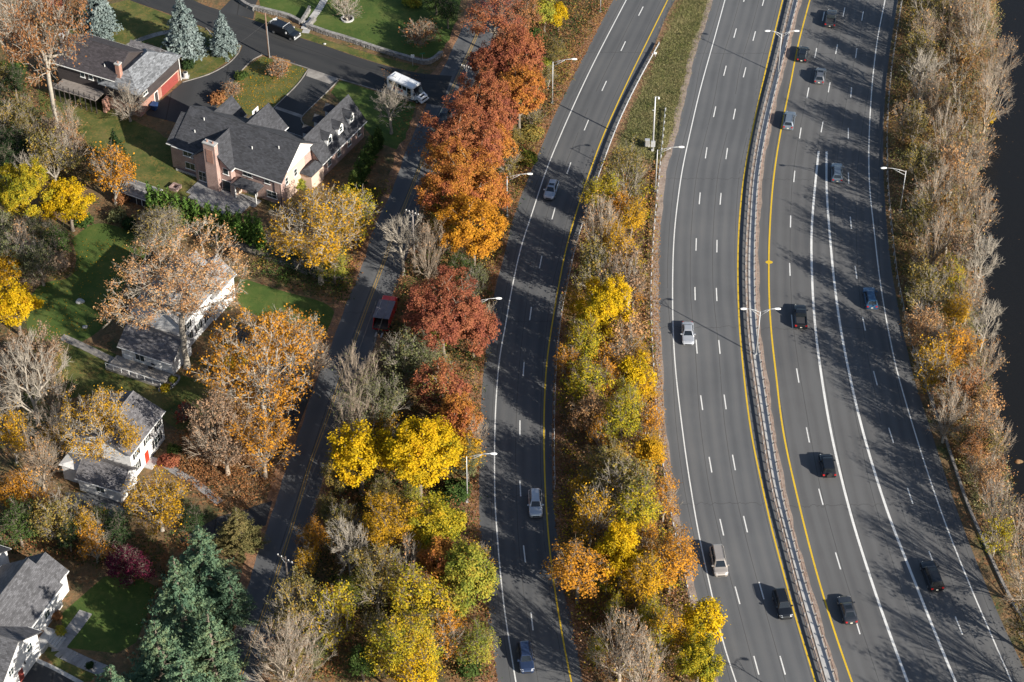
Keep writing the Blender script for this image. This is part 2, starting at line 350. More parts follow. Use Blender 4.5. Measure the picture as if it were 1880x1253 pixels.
# ------------------------------------------------------------------ carriageways
EA, EB = 240, 160
RP_L = path([(1126, 0), (1090, 69), (1063, 120), (1038, 170), (1016, 217), (996, 265), (979, 306), (952, 371), (936, 423), (924, 479), (910, 525), (898, 600), (888, 680), (882, 760), (879, 845), (880, 926), (881, 985), (891, 1108), (902, 1176), (913, 1252)], 90, a=EA, b=EB)
RP_R = path([(1240, 0), (1224, 28), (1205, 75), (1178, 140), (1152, 192), (1126, 250), (1101, 315), (1083, 368), (1064, 425), (1049, 470), (1038, 530), (1030, 571), (1022, 628), (1017, 697), (1014, 753), (1013, 825), (1015, 914), (1023, 985), (1034, 1069), (1050, 1139), (1070, 1252)], 90, a=EA, b=EB)
MD_L = path([(1306, 0), (1291, 51), (1268, 120), (1257, 178), (1240, 245), (1222, 314), (1211, 402), (1206, 479), (1206, 555), (1210, 600), (1214, 677), (1218, 766), (1225, 830), (1233, 894), (1246, 960), (1259, 1020), (1286, 1130), (1316, 1252)], 90, a=EA, b=EB)
RAIL_A = [(1452, 0), (1428, 100), (1395, 230), (1378, 330), (1374, 380), (1371, 425), (1369, 469), (1369, 520), (1372, 598), (1381, 680), (1399, 799), (1416, 900), (1440, 992), (1467, 1098), (1511, 1251)]
RAIL_B = [(1466, 0), (1441, 100), (1410, 230), (1393, 330), (1389, 391), (1387, 430), (1386, 469), (1386, 514), (1389, 598), (1399, 680), (1417, 799), (1434, 900), (1455, 985), (1482, 1084), (1534, 1251)]
railA = path(RAIL_A, 90, a=EA, b=EB, sm=6); railB = path(RAIL_B, 90, a=EA, b=EB, sm=6)
RT_R = path([(1649, 0), (1637, 72), (1628, 144), (1622, 230), (1622, 316), (1623, 345), (1630, 435), (1639, 512), (1647, 552), (1657, 607), (1668, 650), (1676, 690), (1706, 781), (1738, 881), (1770, 973), (1806, 1064), (1843, 1151), (1886, 1240)], 90, a=EA, b=EB)
YL_R = path([(1487, 0), (1466, 80), (1450, 161), (1433, 244), (1420, 330), (1413, 426), (1411.5, 512), (1415, 598), (1425, 690), (1438, 794), (1463, 909), (1495, 1037), (1532, 1160), (1564, 1252)], 90, a=EA, b=EB)
def uneven(pts, d, amp):
    out = []; o = offset(pts, 1.0)
    for i, (p, q) in enumerate(zip(pts, o)):
        k = math.sin(i * 1.3) * 0.4 + math.sin(i * 2.9 + 1) * 0.35 + math.sin(i * 0.53 + 2) * 0.5; out.append(p + (q - p) * (d + amp * k))
    return out
ramp_o = ribbon(RP_L, RP_R, 0.02).build('slip_road', 'asphalt_ramp', kind='structure')
md_o = ribbon(MD_L, offset(railA, -0.15), 0.02).build('middle_carriageway', 'asphalt_main', kind='structure')
rt_o = ribbon(offset(railB, 0.3), RT_R, 0.02).build('right_carriageway', 'asphalt_right', kind='structure')
# the narrow reservation between the rails: kerbed concrete strip with leaves blown against it
ribbon(offset(railA, -0.15), offset(railA, 0.42), 0.05).build('median_leaf_strip', 'sandy_leaves', kind='structure')
cs = MB(); c0, c1 = offset(railA, 0.42), offset(railB, -0.05)
for i in range(len(c0) - 1):
    a, b, c, d = [Vector((p.x, p.y, 0)) for p in (c0[i], c1[i], c1[i + 1], c0[i + 1])]; up = Vector((0, 0, 0.14))
    for q in ([a + up, d + up, c + up, b + up], [a, a + up, b + up, b], [b, b + up, c + up, c], [d, d + up, a + up, a]):
        cs.poly(q[::-1] if q is not None and (q[1] - q[0]).cross(q[2] - q[0]).z < 0 else q)
cs.build('median_kerb', 'concrete', kind='structure')
ribbon(offset(railB, -0.05), uneven(railB, 0.62, 0.2), 0.034).build('median_edge_leaves', 'sandy_leaves', kind='structure')

def edge_line(px, w, z, m, parent, a=EA, b=EB, n=90):
    line(path(px, n, a=a, b=b), w, z).build('edge_line', m, parent)
Z = 0.026
edge_line([(1150, 0), (1091, 114), (1047, 208), (1004, 310), (977, 392), (956, 456), (938, 540), (926, 610), (918, 650), (911, 728), (908, 817), (908.5, 919), (911, 956), (917.5, 1041), (928, 1134), (947, 1252)], 0.17, Z, 'paint_white', ramp_o)
edge_line([(1226, 0), (1185, 83), (1151, 153), (1109, 246), (1085, 310), (1060, 384), (1039, 458), (1024, 535), (1012, 606), (1003, 674), (999, 758), (999, 830), (1002, 917), (1011, 1027), (1024, 1117), (1038, 1199), (1049, 1252)], 0.20, Z, 'paint_yellow', ramp_o)
edge_line([(1331, 0), (1310, 77), (1286, 163), (1268, 240), (1253, 310), (1245, 364), (1238, 428), (1235, 504), (1235.5, 597), (1240, 677), (1250, 766), (1260, 843), (1270, 907), (1283, 982), (1308, 1097), (1328, 1182), (1351, 1252)], 0.17, Z, 'paint_white', md_o)
edge_line([(1437, 0), (1418, 78), (1396, 172), (1377, 261), (1365, 330), (1361, 364), (1356, 428), (1354.5, 504), (1357, 590), (1362, 651), (1370, 728), (1379, 794), (1386, 831), (1415, 963), (1438, 1050), (1459, 1128), (1497, 1252)], 0.22, Z, 'paint_yellow', md_o)
line(YL_R, 0.24, Z).build('edge_line', 'paint_yellow', rt_o)
edge_line([(1503, 278), (1496, 346), (1490, 426), (1491, 512), (1496.5, 598), (1508, 690), (1527.5, 803), (1559.5, 936), (1596, 1055), (1632, 1160), (1666, 1252)], 0.34, Z, 'paint_white', rt_o, a=0)
edge_line([(1517.5, 278.6), (1517.7, 350), (1523, 426), (1531, 512), (1542.5, 598), (1560, 690), (1587, 803), (1628, 936), (1674, 1055), (1719.5, 1169), (1754, 1252)], 0.34, Z, 'paint_white', rt_o, a=0)
edge_line([(1625, 0), (1611, 72), (1601.5, 152), (1596.5, 230), (1595, 287), (1596.8, 350), (1604, 415), (1611.5, 484), (1623, 564), (1639, 647), (1649, 690), (1674, 776), (1706, 877), (1738, 968), (1783.5, 1082), (1825, 1178), (1857, 1252)], 0.18, Z, 'paint_white', rt_o)
dash_me = MB().box(-1.55, 1.55, -0.085, 0.085, 0, 0.004, bot=False).mesh('lane_dash')
def dashes(tops, parent, before=2, after=2):
    P = [W(x, y) for x, y in tops]
    P = [P[0] + (P[0] - P[1]) * k for k in range(before, 0, -1)] + P + [P[-1] + (P[-1] - P[-2]) * k for k in range(1, after + 1)]
    for i, p in enumerate(P):
        d = (P[i + 1] - p) if i + 1 < len(P) else (p - P[i - 1]); d.normalize(); c = p + d * 1.55
        link('lane_dash', dash_me, 'paint_white', parent, (c.x, c.y, 0.0235), math.atan2(d.y, d.x))
dashes([(1180.8, 12.8), (1148.4, 76.6), (1113.4, 149.3), (1080.5, 220.8), (1048, 299), (1019.2, 381.7), (995, 470.3), (975.6, 564.2), (962.3, 665.1), (954.6, 772.3), (954.4, 882.6), (961.1, 1002), (974.9, 1124.8)], ramp_o)
dashes([(1351.9, 52.8), (1333.3, 121.3), (1314.1, 196.1), (1298, 271.1), (1285.5, 354.1), (1278.4, 438.1), (1275.8, 527.7), (1277.9, 624.3), (1286.3, 726.4), (1301.9, 839.5), (1321.7, 953.5), (1349.6, 1077.5), (1384, 1205)], md_o)
dashes([(1387, 58), (1369.3, 124.3), (1350.1, 200.4), (1335.6, 272.4), (1323.8, 354.9), (1316.4, 441.2), (1315.1, 529.3), (1319.5, 624.8), (1329.4, 725.1), (1344.8, 835.4), (1365.1, 947.9), (1393.5, 1069), (1432, 1205)], md_o)
dashes([(1513.5, 22.1), (1499.4, 89), (1485, 161.4), (1470.7, 235), (1459.2, 314), (1451.7, 396), (1449.7, 483.6), (1453.2, 578.4), (1462.4, 677), (1480.4, 785.2), (1503.2, 898), (1533.9, 1014.7), (1569, 1132)], rt_o)
dashes([(1551, 14.4), (1537.6, 81.9), (1524, 151.6), (1510.9, 224)], rt_o, after=0)
dashes([(1585, 21.5), (1573.2, 89), (1563.4, 160.8), (1557.4, 235.5), (1557.4, 316.8), (1561, 398.3), (1569.8, 488.5), (1583.6, 582.7), (1603.7, 681.8), (1631.7, 786), (1666, 896.2), (1705.3, 1012.4), (1753.8, 1132.6)], rt_o)
ms = W(1412, 482); md_ = MB().poly([(0.58 * math.cos(t * math.pi / 8) * 1.0, 0.40 * math.sin(t * math.pi / 8), 0) for t in range(16)])
link('paint_spot', md_.mesh('paint_spot'), 'paint_yellow', rt_o, (ms.x, ms.y, 0.030))

# ------------------------------------------------------------------ local road, side street, drives, paths
LR_L = path([(885, -30), (868, 10), (851, 46), (840, 69), (823, 102), (800, 150), (780, 195), (766, 225), (743, 281), (723, 338), (692, 404), (677, 442), (660, 496), (639, 547), (611, 620), (575, 712), (545, 800), (510, 905), (477, 1000), (447, 1100), (420, 1180), (398, 1253)], 80, a=200, b=120)
LR_R = path([(960, -30), (938, 10), (918, 55), (905, 85), (885, 125), (862, 170), (842, 215), (830, 245), (803, 300), (786, 350), (762, 410), (752, 455), (738, 500), (718, 553), (692, 625), (655, 720), (626, 800), (590, 895), (560, 1000), (530, 1095), (503, 1180), (478, 1253)], 80, a=200, b=120)
lr_o = ribbon(LR_L, LR_R, 0.02).build('local_road', 'asphalt_local', kind='structure')
cl = path([(900, 5), (866, 87), (848, 125), (805, 222), (766, 319), (743, 378), (720, 437), (705, 481), (680, 547), (649, 632), (628, 689), (606, 753), (590.5, 796), (567.5, 857), (555.5, 900), (507, 1060), (451, 1215), (438, 1253)], 80, a=200, b=120)
for s in (-0.17, 0.17): line(offset(cl, s), 0.13, 0.026).build('centre_line', 'paint_yellow_old', lr_o)
ST_U = path([(300, -45), (352, 0), (400, 18), (465, 37), (520, 58), (562, 74), (593, 83), (654, 105), (715, 123), (766, 135), (830, 140)], 40, a=120)
ST_D = path([(180, -30), (235, 0), (300, 22), (378, 52), (430, 78), (477, 98), (534, 116), (567, 126), (623, 145), (674, 160), (715, 173), (757, 186), (810, 195)], 40, a=120)
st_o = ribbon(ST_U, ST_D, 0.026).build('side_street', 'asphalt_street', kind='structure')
def drive(name, px, m='asphalt_drive', z=0.034): return flat(name, px, z, m)
drive('driveway', [(567, 126), (623, 145), (607, 163), (556, 214), (552, 224), (560, 236), (600, 262), (560, 300), (500, 250), (480, 225), (484, 212), (492, 210), (560, 140)])
flat('driveway_apron', [(567, 126), (623, 145), (606, 155), (562, 140)], 0.038, 'old_concrete')
flat('driveway_band', [(508, 196), (556, 212), (553, 217), (504, 200)], 0.038, 'old_concrete')
drive('driveway', [(446, 84), (482, 100), (455, 118), (440, 133), (420, 165), (404, 190), (360, 235), (270, 212), (262, 200), (300, 182), (335, 152), (384, 138), (420, 118), (440, 98)])
drive('driveway', [(404, 20), (465, 36), (469, 10), (480, -15), (440, -20), (424, 0)])
drive('lane_between_gardens', [(300, 418), (400, 445), (520, 488), (640, 535), (655, 512), (560, 478), (480, 450), (330, 408)], 'gravel', 0.016)
drive('driveway', [(60, 1215), (66, 1210), (100, 1226), (150, 1253), (140, 1300), (20, 1300), (40, 1250)], 'asphalt_drive', 0.03)
drive('driveway', [(120, 905), (200, 905), (230, 935), (218, 985), (150, 960), (115, 935)], 'asphalt_local', 0.03)
drive('driveway', [(430, 600), (560, 640), (575, 715), (545, 790), (500, 720), (440, 680)], 'asphalt_drive', 0.03)
drive('driveway', [(330, 990), (400, 950), (500, 920), (488, 965), (420, 1000), (350, 1020)], 'asphalt_drive', 0.03)

# ------------------------------------------------------------------ lawns and verges (sheets on the ground)
def lawn(px, z=0.006, m='lawn', name='lawn', n=0): return flat(name, px, z, m, n=n)
lawn([(470, -20), (850, -20), (835, 60), (800, 108), (700, 96), (600, 64), (540, 40), (480, 18)], m='fresh_lawn')
lawn([(468, 40), (560, 72), (700, 118), (760, 132), (770, 122), (700, 105), (600, 74), (540, 50), (470, 22)], z=0.008)
lawn([(150, 20), (235, 0), (300, 24), (378, 54), (440, 84), (436, 100), (384, 136), (345, 150), (335, 110), (270, 78), (240, 95), (170, 68), (120, 60)], n=0)
lawn([(440, 133), (482, 104), (534, 118), (566, 128), (545, 160), (492, 208), (470, 215), (400, 192), (420, 165)])
lawn([(624, 148), (715, 176), (764, 190), (740, 280), (690, 260), (640, 200), (607, 170)], m='fresh_lawn')
lawn([(70, 165), (130, 165), (200, 195), (260, 230), (300, 250), (330, 330), (300, 345), (240, 330), (180, 290), (140, 240), (80, 210)], n=60)
lawn([(290, 250), (345, 262), (380, 360), (300, 365), (250, 330)], z=0.010)
lawn([(130, 440), (175, 410), (225, 420), (262, 440), (268, 470), (230, 520), (190, 600), (120, 640), (60, 640), (50, 560), (80, 520), (130, 510), (140, 470)], m='fresh_lawn', n=70)
lawn([(60, 620), (190, 640), (260, 680), (340, 690), (400, 730), (380, 800), (310, 780), (250, 720), (190, 720), (110, 740), (60, 800), (40, 700)], z=0.008, n=60)
lawn([(440, 510), (520, 535), (610, 565), (600, 620), (520, 600), (440, 560)], m='fresh_lawn', n=40)
lawn([(75, 1190), (100, 1185), (180, 1225), (170, 1250), (150, 1253), (100, 1224)], m='lawn')
lawn([(110, 1130), (190, 1060), (240, 1050), (290, 1080), (250, 1180), (215, 1200), (125, 1190)], z=0.008, m='fresh_lawn')
lawn([(1240, -6), (1306, -6), (1288, 51), (1264, 120), (1252, 180), (1236, 245), (1210, 300), (1120, 300), (1135, 250), (1185, 140), (1210, 80)], m='rough_grass', name='verge')
def verge(Lp, Rp, z, m='rust_litter'): ribbon(Lp, Rp, z).build('leafy_verge', m, kind='structure')
verge(offset(RP_L, 0.0), offset(RP_L, -2.6), 0.010) if False else None
sgnL = 1 if (offset(RP_L, 1.0)[40].x < RP_L[40].x) else -1
def dense_(p): return [q for q, _ in resample(p, 1.6)]
vRL, vRR, vML, vLL, vLR, vRT = map(dense_, (RP_L, RP_R, MD_L, LR_L, LR_R, RT_R))
verge(offset(vRL, 0.3), uneven(vRL, sgnL * 2.6, 0.9), 0.012); verge(vRR, uneven(vRR, -sgnL * 1.3, 0.5), 0.014); verge(uneven(vML, 0.25, 0.18), uneven(vML, sgnL * 0.8, 0.35), 0.024, 'sandy_leaves')
verge(uneven(vLL, 0.15, 0.15), uneven(vLL, sgnL * 1.2, 0.6), 0.024); verge(uneven(vLR, -0.1, 0.15), uneven(vLR, -sgnL * 1.4, 0.7), 0.024); verge(vRT, uneven(vRT, -sgnL * 2.2, 0.5), 0.012, 'litter')
def kerb(pts, w, h, m, name='kerb'):
    a, b = offset(pts, w / 2), offset(pts, -w / 2); mb = MB()
    for i in range(len(a) - 1):
        p, q, r_, s = [Vector((v.x, v.y, 0)) for v in (a[i], b[i], b[i + 1], a[i + 1])]; u = Vector((0, 0, h))
        mb.poly([p + u, q + u, r_ + u, s + u]); mb.poly([p, p + u, s + u, s]); mb.poly([q, r_, r_ + u, q + u])
    return mb.build(name, m, kind='structure')
kerb(path([(1689, 680), (1733, 799), (1774, 922), (1806, 995), (1838, 1068), (1866, 1119), (1900, 1180)], 40, b=100), 0.35, 0.35, 'old_concrete', 'retaining_kerb')
for pxs in ([(335, 152), (384, 137), (420, 117), (438, 97), (441, 85)], [(480, 102), (462, 112), (444, 130)], [(480, 100), (534, 116.5), (567, 127)], [(623, 146), (674, 161), (715, 174), (757, 187)],
            [(566, 128), (545, 157), (492, 209)], [(621, 148), (605, 165), (556, 213), (553, 222), (562, 234)], [(440, 98), (400, 74), (378, 52)]):
    kerb(path(pxs, 20, sm=1), 0.16, 0.12, 'old_concrete', 'driveway_kerb')
# ------------------------------------------------------------------ vegetation: meshes
plain('bark', (0.20, 0.165, 0.13), 0.9, var=0.35, scale=3); plain('pale_bark', (0.36, 0.32, 0.265), 0.9, var=0.3, scale=3); plain('twig_grey', (0.30, 0.265, 0.22), 0.9, var=0.25)
plain('twig_brown', (0.31, 0.25, 0.19), 0.9, var=0.3); plain('twig_pink', (0.37, 0.31, 0.245), 0.9, var=0.25); plain('dark_bark', (0.085, 0.07, 0.06), 0.9, var=0.3)
PAL = {
 'yellow': [(0.15, 0.16, 0.02), (0.38, 0.28, 0.02), (0.58, 0.38, 0.015), (0.66, 0.42, 0.015), (0.52, 0.24, 0.02)],
 'gold': [(0.13, 0.11, 0.025), (0.32, 0.19, 0.025), (0.50, 0.28, 0.02), (0.58, 0.33, 0.02), (0.40, 0.15, 0.025)],
 'yellow_green': [(0.07, 0.10, 0.02), (0.18, 0.20, 0.025), (0.36, 0.29, 0.025), (0.52, 0.37, 0.025), (0.48, 0.25, 0.025)],
 'lime': [(0.06, 0.10, 0.025), (0.14, 0.18, 0.035), (0.25, 0.26, 0.04), (0.37, 0.31, 0.045), (0.40, 0.26, 0.05)],
 'orange': [(0.17, 0.10, 0.03), (0.36, 0.16, 0.03), (0.52, 0.23, 0.025), (0.58, 0.29, 0.03), (0.38, 0.12, 0.03)],
 'orange_yellow': [(0.20, 0.065, 0.04), (0.33, 0.11, 0.05), (0.44, 0.17, 0.045), (0.50, 0.24, 0.045), (0.30, 0.11, 0.05)],
 'red_orange': [(0.13, 0.045, 0.04), (0.23, 0.075, 0.052), (0.33, 0.115, 0.06), (0.41, 0.165, 0.065), (0.27, 0.10, 0.055)],
 'russet': [(0.12, 0.045, 0.035), (0.20, 0.065, 0.045), (0.29, 0.095, 0.055), (0.33, 0.13, 0.065), (0.22, 0.08, 0.04)],
 'tan': [(0.22, 0.12, 0.06), (0.36, 0.19, 0.09), (0.44, 0.24, 0.11), (0.50, 0.30, 0.14), (0.40, 0.24, 0.06)],
 'olive': [(0.07, 0.08, 0.03), (0.13, 0.125, 0.045), (0.21, 0.17, 0.05), (0.33, 0.23, 0.055), (0.36, 0.22, 0.055)],
 'greygreen': [(0.055, 0.07, 0.035), (0.10, 0.115, 0.055), (0.16, 0.165, 0.075), (0.24, 0.20, 0.085)],
 'green': [(0.025, 0.05, 0.016), (0.045, 0.08, 0.024), (0.07, 0.11, 0.03), (0.12, 0.14, 0.035)],
 'darkgreen': [(0.02, 0.038, 0.016), (0.03, 0.055, 0.022), (0.05, 0.08, 0.028)],
 'pine': [(0.06, 0.115, 0.075), (0.10, 0.17, 0.105), (0.15, 0.22, 0.125), (0.22, 0.25, 0.12)],
 'bluespruce': [(0.12, 0.16, 0.15), (0.20, 0.25, 0.24), (0.29, 0.34, 0.33)],
 'browngreen': [(0.09, 0.10, 0.04), (0.17, 0.15, 0.06), (0.25, 0.19, 0.08)],
 'maroon': [(0.05, 0.010, 0.02), (0.08, 0.014, 0.03), (0.16, 0.025, 0.05)],  # leaf tones darkened to include the shade the maple stands in
 'crimson': [(0.20, 0.04, 0.035), (0.33, 0.07, 0.05), (0.40, 0.12, 0.05)],
 'pinkbrown': [(0.14, 0.095, 0.065), (0.24, 0.155, 0.10), (0.34, 0.22, 0.14), (0.40, 0.24, 0.11)],
 'mixed': [(0.07, 0.085, 0.03), (0.20, 0.15, 0.05), (0.30, 0.16, 0.06), (0.15, 0.09, 0.05), (0.36, 0.26, 0.06)],
 'rustmix': [(0.12, 0.065, 0.04), (0.26, 0.12, 0.055), (0.36, 0.17, 0.07), (0.24, 0.16, 0.06)],
 'straw': [(0.14, 0.17, 0.05), (0.23, 0.235, 0.09), (0.33, 0.30, 0.15), (0.40, 0.33, 0.18)],
 'hedge': [(0.06, 0.125, 0.03), (0.115, 0.20, 0.042), (0.18, 0.27, 0.055)],
}
for k, v in PAL.items(): leafmat('leaf_' + k, v)
def unit(v): return v / np.maximum(np.linalg.norm(v, axis=1, keepdims=True), 1e-9)
def tubes(p0, p1, r0, r1, k):
    n = len(p0); d = unit(p1 - p0); up = np.where(np.abs(d[:, 2:3]) < 0.9, np.array([[0, 0, 1.0]]), np.array([[1.0, 0, 0]]))
    a = unit(np.cross(d, up)); b = np.cross(d, a); V = np.zeros((n, 2 * k, 3))
    for j in range(k):
        t = 2 * math.pi * j / k; o = a * math.cos(t) + b * math.sin(t)
        V[:, j] = p0 + o * r0[:, None]; V[:, k + j] = p1 + o * r1[:, None]
    base = (np.arange(n) * 2 * k)[:, None, None]
    q = np.array([[j, (j + 1) % k, k + (j + 1) % k, k + j] for j in range(k)])[None]
    return V.reshape(-1, 3), (base + q).reshape(-1, 4)
def merge(parts):
    V, Q, o = [], [], 0
    for v, q in parts: V.append(v); Q.append(q + o); o += len(v)
    return np.concatenate(V), np.concatenate(Q)
def leaves(C, rng, ln, wd, nrm=None, flatness=0.5):
    n = len(C); nn = rng.normal(size=(n, 3)); nn[:, 2] = np.abs(nn[:, 2]) + flatness
    if nrm is not None: nn = nn * 0.6 + nrm
    nn = unit(nn); a = unit(np.cross(nn, rng.normal(size=(n, 3)))); b = np.cross(nn, a)
    s = rng.uniform(0.45, 1.45, (n, 1)); a = a * ln * s; b = b * wd * s; bend = nn * (ln * 0.25) * s
    V = np.stack([C + a - bend, C + b, C - a - bend, C - b], 1).reshape(-1, 3)
    return V, np.arange(4 * n).reshape(-1, 4)
def lobes(d, rng_seed, amp):
    r = np.random.default_rng(rng_seed); out = np.ones(len(d))
    for _ in range(7):
        k = unit(r.normal(size=(1, 3)))[0] * r.uniform(2, 5.5); out += amp * np.cos(d @ k * 1.0 + r.uniform(0, 6.3)) / 2.2
    return out
def crown_points(n, Rr, zc, vz, seed, shell=0.7, amp=0.22, low=-0.75, blobs=11, br=0.46):
    """a crown is a bunch of boughs: uneven lobes round the middle, each with its own surface"""
    r = np.random.default_rng(seed); d = unit(r.normal(size=(blobs * 6, 3))); d = d[d[:, 2] > -0.45]; keep = [d[0]]
    for q in d[1:]:
        if len(keep) < blobs and min(np.linalg.norm(q - k) for k in keep) > 0.62: keep.append(q)
    d = np.array(keep); rad = r.uniform(br * (1 - amp), br * (1 + amp), len(d)); C = d * (r.uniform(0.78, 1.10, len(d)) - rad * 0.85)[:, None]
    C = np.vstack([C, [[0, 0, 0.12]]]); rad = np.append(rad, 0.52); w = rad ** 2 / (rad ** 2).sum(); P = np.zeros((0, 3))
    while len(P) < n:
        k = r.choice(len(C), n, p=w); e = unit(r.normal(size=(n, 3))); m = np.where(r.random(n) < shell, r.uniform(0.86, 1.05, n), r.uniform(0.3, 0.9, n)); Q = C[k] + e * (rad[k] * m)[:, None]
        dist = np.linalg.norm(Q[:, None] - C[None], axis=2) / rad[None]; dist[np.arange(n), k] = 9; inner = dist.min(1) < 0.8
        Q = Q[(~inner | (r.random(n) > shell)) & (Q[:, 2] > low)]; P = np.vstack([P, Q])
    P = P[:n] * np.array([Rr, Rr, Rr * vz]); P[:, 2] += zc
    return P
def skeleton(att, fork, seed, trunk_r, tip_r, wob=0.14, kpath=0.45):
    r = np.random.default_rng(seed); nodes = [np.zeros(3)]; par = [-1]; plen = [0.0]; k = max(4, int(fork / 1.2))
    lean = r.normal(0, 0.05, 2)
    for i in range(1, k + 1):
        t = i / k; p = np.array([lean[0] * fork * t + r.normal(0, 0.06), lean[1] * fork * t + r.normal(0, 0.06), fork * t]); nodes.append(p); par.append(len(nodes) - 2); plen.append(plen[-1] + fork / k)
    first = max(2, k - 2); f = nodes[-1]; order = np.argsort(np.linalg.norm(att - f, axis=1))
    ends = []
    for i in order:
        a = att[i]; A = np.array(nodes[first:]); d = np.linalg.norm(A - a, axis=1); c = d + kpath * np.array(plen[first:]) + 1.2 * np.maximum(0, A[:, 2] - a[2])
        j = int(np.argmin(c)) + first; base = nodes[j]; seg = a - base; L = np.linalg.norm(seg)
        ns = max(1, int(L / 1.1)); prev = j
        for s in range(1, ns + 1):
            t = s / ns; p = base + seg * t
            if s < ns: p = p + r.normal(0, wob * min(1.0, L * 0.25), 3) + np.array([0, 0, 0.10 * L * t * (1 - t)])
            nodes.append(p); par.append(prev); plen.append(plen[prev] + L / ns); prev = len(nodes) - 1
        ends.append(prev)
    n = len(nodes); cnt = np.zeros(n)
    for e in ends: cnt[e] += 1
    for i in range(n - 1, 0, -1): cnt[par[i]] += cnt[i]
    rad = tip_r * np.maximum(cnt, 1) ** 0.5; rad = np.minimum(rad * (trunk_r / rad[0]) if rad[0] > trunk_r else rad, trunk_r)
    rad = np.maximum(rad, tip_r * 0.7); rad[0] = rad[1] * 1.35
    P = np.array(nodes); pa = np.array(par[1:]); idx = np.arange(1, n)
    return P, pa, idx, rad, np.array(ends)
def branch_mesh(P, pa, idx, rad):
    p0, p1, r0, r1 = P[pa], P[idx], rad[pa], rad[idx]; r0 = np.minimum(r0, r1 * 1.6); r0[:4] = rad[pa][:4]
    thick = r1 > 0.07; parts = []
    if thick.any(): parts.append(tubes(p0[thick], p1[thick], r0[thick], r1[thick], 6))
    if (~thick).any(): parts.append(tubes(p0[~thick], p1[~thick], r0[~thick], r1[~thick], 3))
    return parts
def twigs(P, pa, idx, ends, rng, per, ln, w, zc, droop=0.0, spread=0.62):
    e = np.repeat(ends, per); p0 = P[e]; par = np.zeros(len(P), int); par[idx] = pa
    d0 = unit(P[e] - P[par[e]]); out = unit(p0 - np.array([[0, 0, zc * 0.75]]))
    d = unit(d0 * 0.7 + out * 0.7 + rng.normal(size=(len(e), 3)) * spread + np.array([[0, 0, 0.22 - droop]]))
    L = rng.uniform(0.5, 1.25, (len(e), 1)) * ln; back = rng.uniform(0, 1.2, (len(e), 1)); p0 = p0 - d0 * back; mid = p0 + d * L * 0.55
    d2 = unit(d + rng.normal(size=d.shape) * 0.35 + np.array([[0, 0, 0.12 - droop]])); p1 = mid + d2 * L * 0.5; parts = []
    parts.append(tubes(p0, mid, np.full(len(e), w), np.full(len(e), w * 0.8), 3)); parts.append(tubes(mid, p1, np.full(len(e), w * 0.8), np.full(len(e), w * 0.35), 3))
    d3 = unit(d + rng.normal(size=d.shape) * 0.8); parts.append(tubes(mid, mid + d3 * L * 0.42, np.full(len(e), w * 0.7), np.full(len(e), w * 0.3), 3))
    return parts, p1, mid
PROTO = {}
def add_proto(kind, size, wood, leaf, var):
    wm_ = npmesh(kind + '_wood', wood[0], wood[1], smooth_=True) if wood is not None else None
    lm_ = npmesh(kind + '_leaves', leaf[0], leaf[1], var=var) if leaf is not None else None
    PROTO.setdefault(kind, []).append((size, wm_, lm_))
def var_for(cl, rng, n): return np.clip(cl * 0.5 + rng.random(n) * 0.5, 0, 1)
def make_dense(Rr, seed, vz=0.95, clump=0.95, per=84, ln=0.125, wd=0.08, zc=None, kind='dense', low=-0.85, shell=0.8, sig=0.30, amp=0.5):
    rng = np.random.default_rng(seed); zc = zc or 1.5 * Rr; n = int(4 * math.pi * Rr * Rr * 0.95 / (clump * clump) * 0.8)
    C = crown_points(n, Rr, zc, vz, seed, shell, amp, low, blobs=22, br=0.30)
    att = C[rng.permutation(len(C))[:min(len(C), 130)]]; att = att * np.array([0.9, 0.9, 1]); P, pa, idx, rad, ends = skeleton(att, zc - Rr * 0.45, seed + 1, 0.055 * Rr + 0.05, 0.022)
    tw_ = twigs(P, pa, idx, ends, rng, 6, 1.1, 0.02, zc, 0.0, 0.45)[0] if kind == 'loose' else []; wood = merge(branch_mesh(P, pa, idx, rad) + tw_); ids = np.repeat(np.arange(len(C)), per); g = rng.normal(size=(len(ids), 3)) * np.array([sig, sig, sig * 0.72]) * clump / 0.92
    L = C[ids] + g; out = unit(L - np.array([[0, 0, zc]])); lv = leaves(L, rng, ln, wd, out * 0.7 + np.array([[0, 0, 0.45]]))
    cl = rng.random(len(C)) * 0.75 + 0.25 * (C[:, 2] - zc + Rr) / (2 * Rr); add_proto(kind, Rr, wood, lv, var_for(cl[ids], rng, len(ids)))
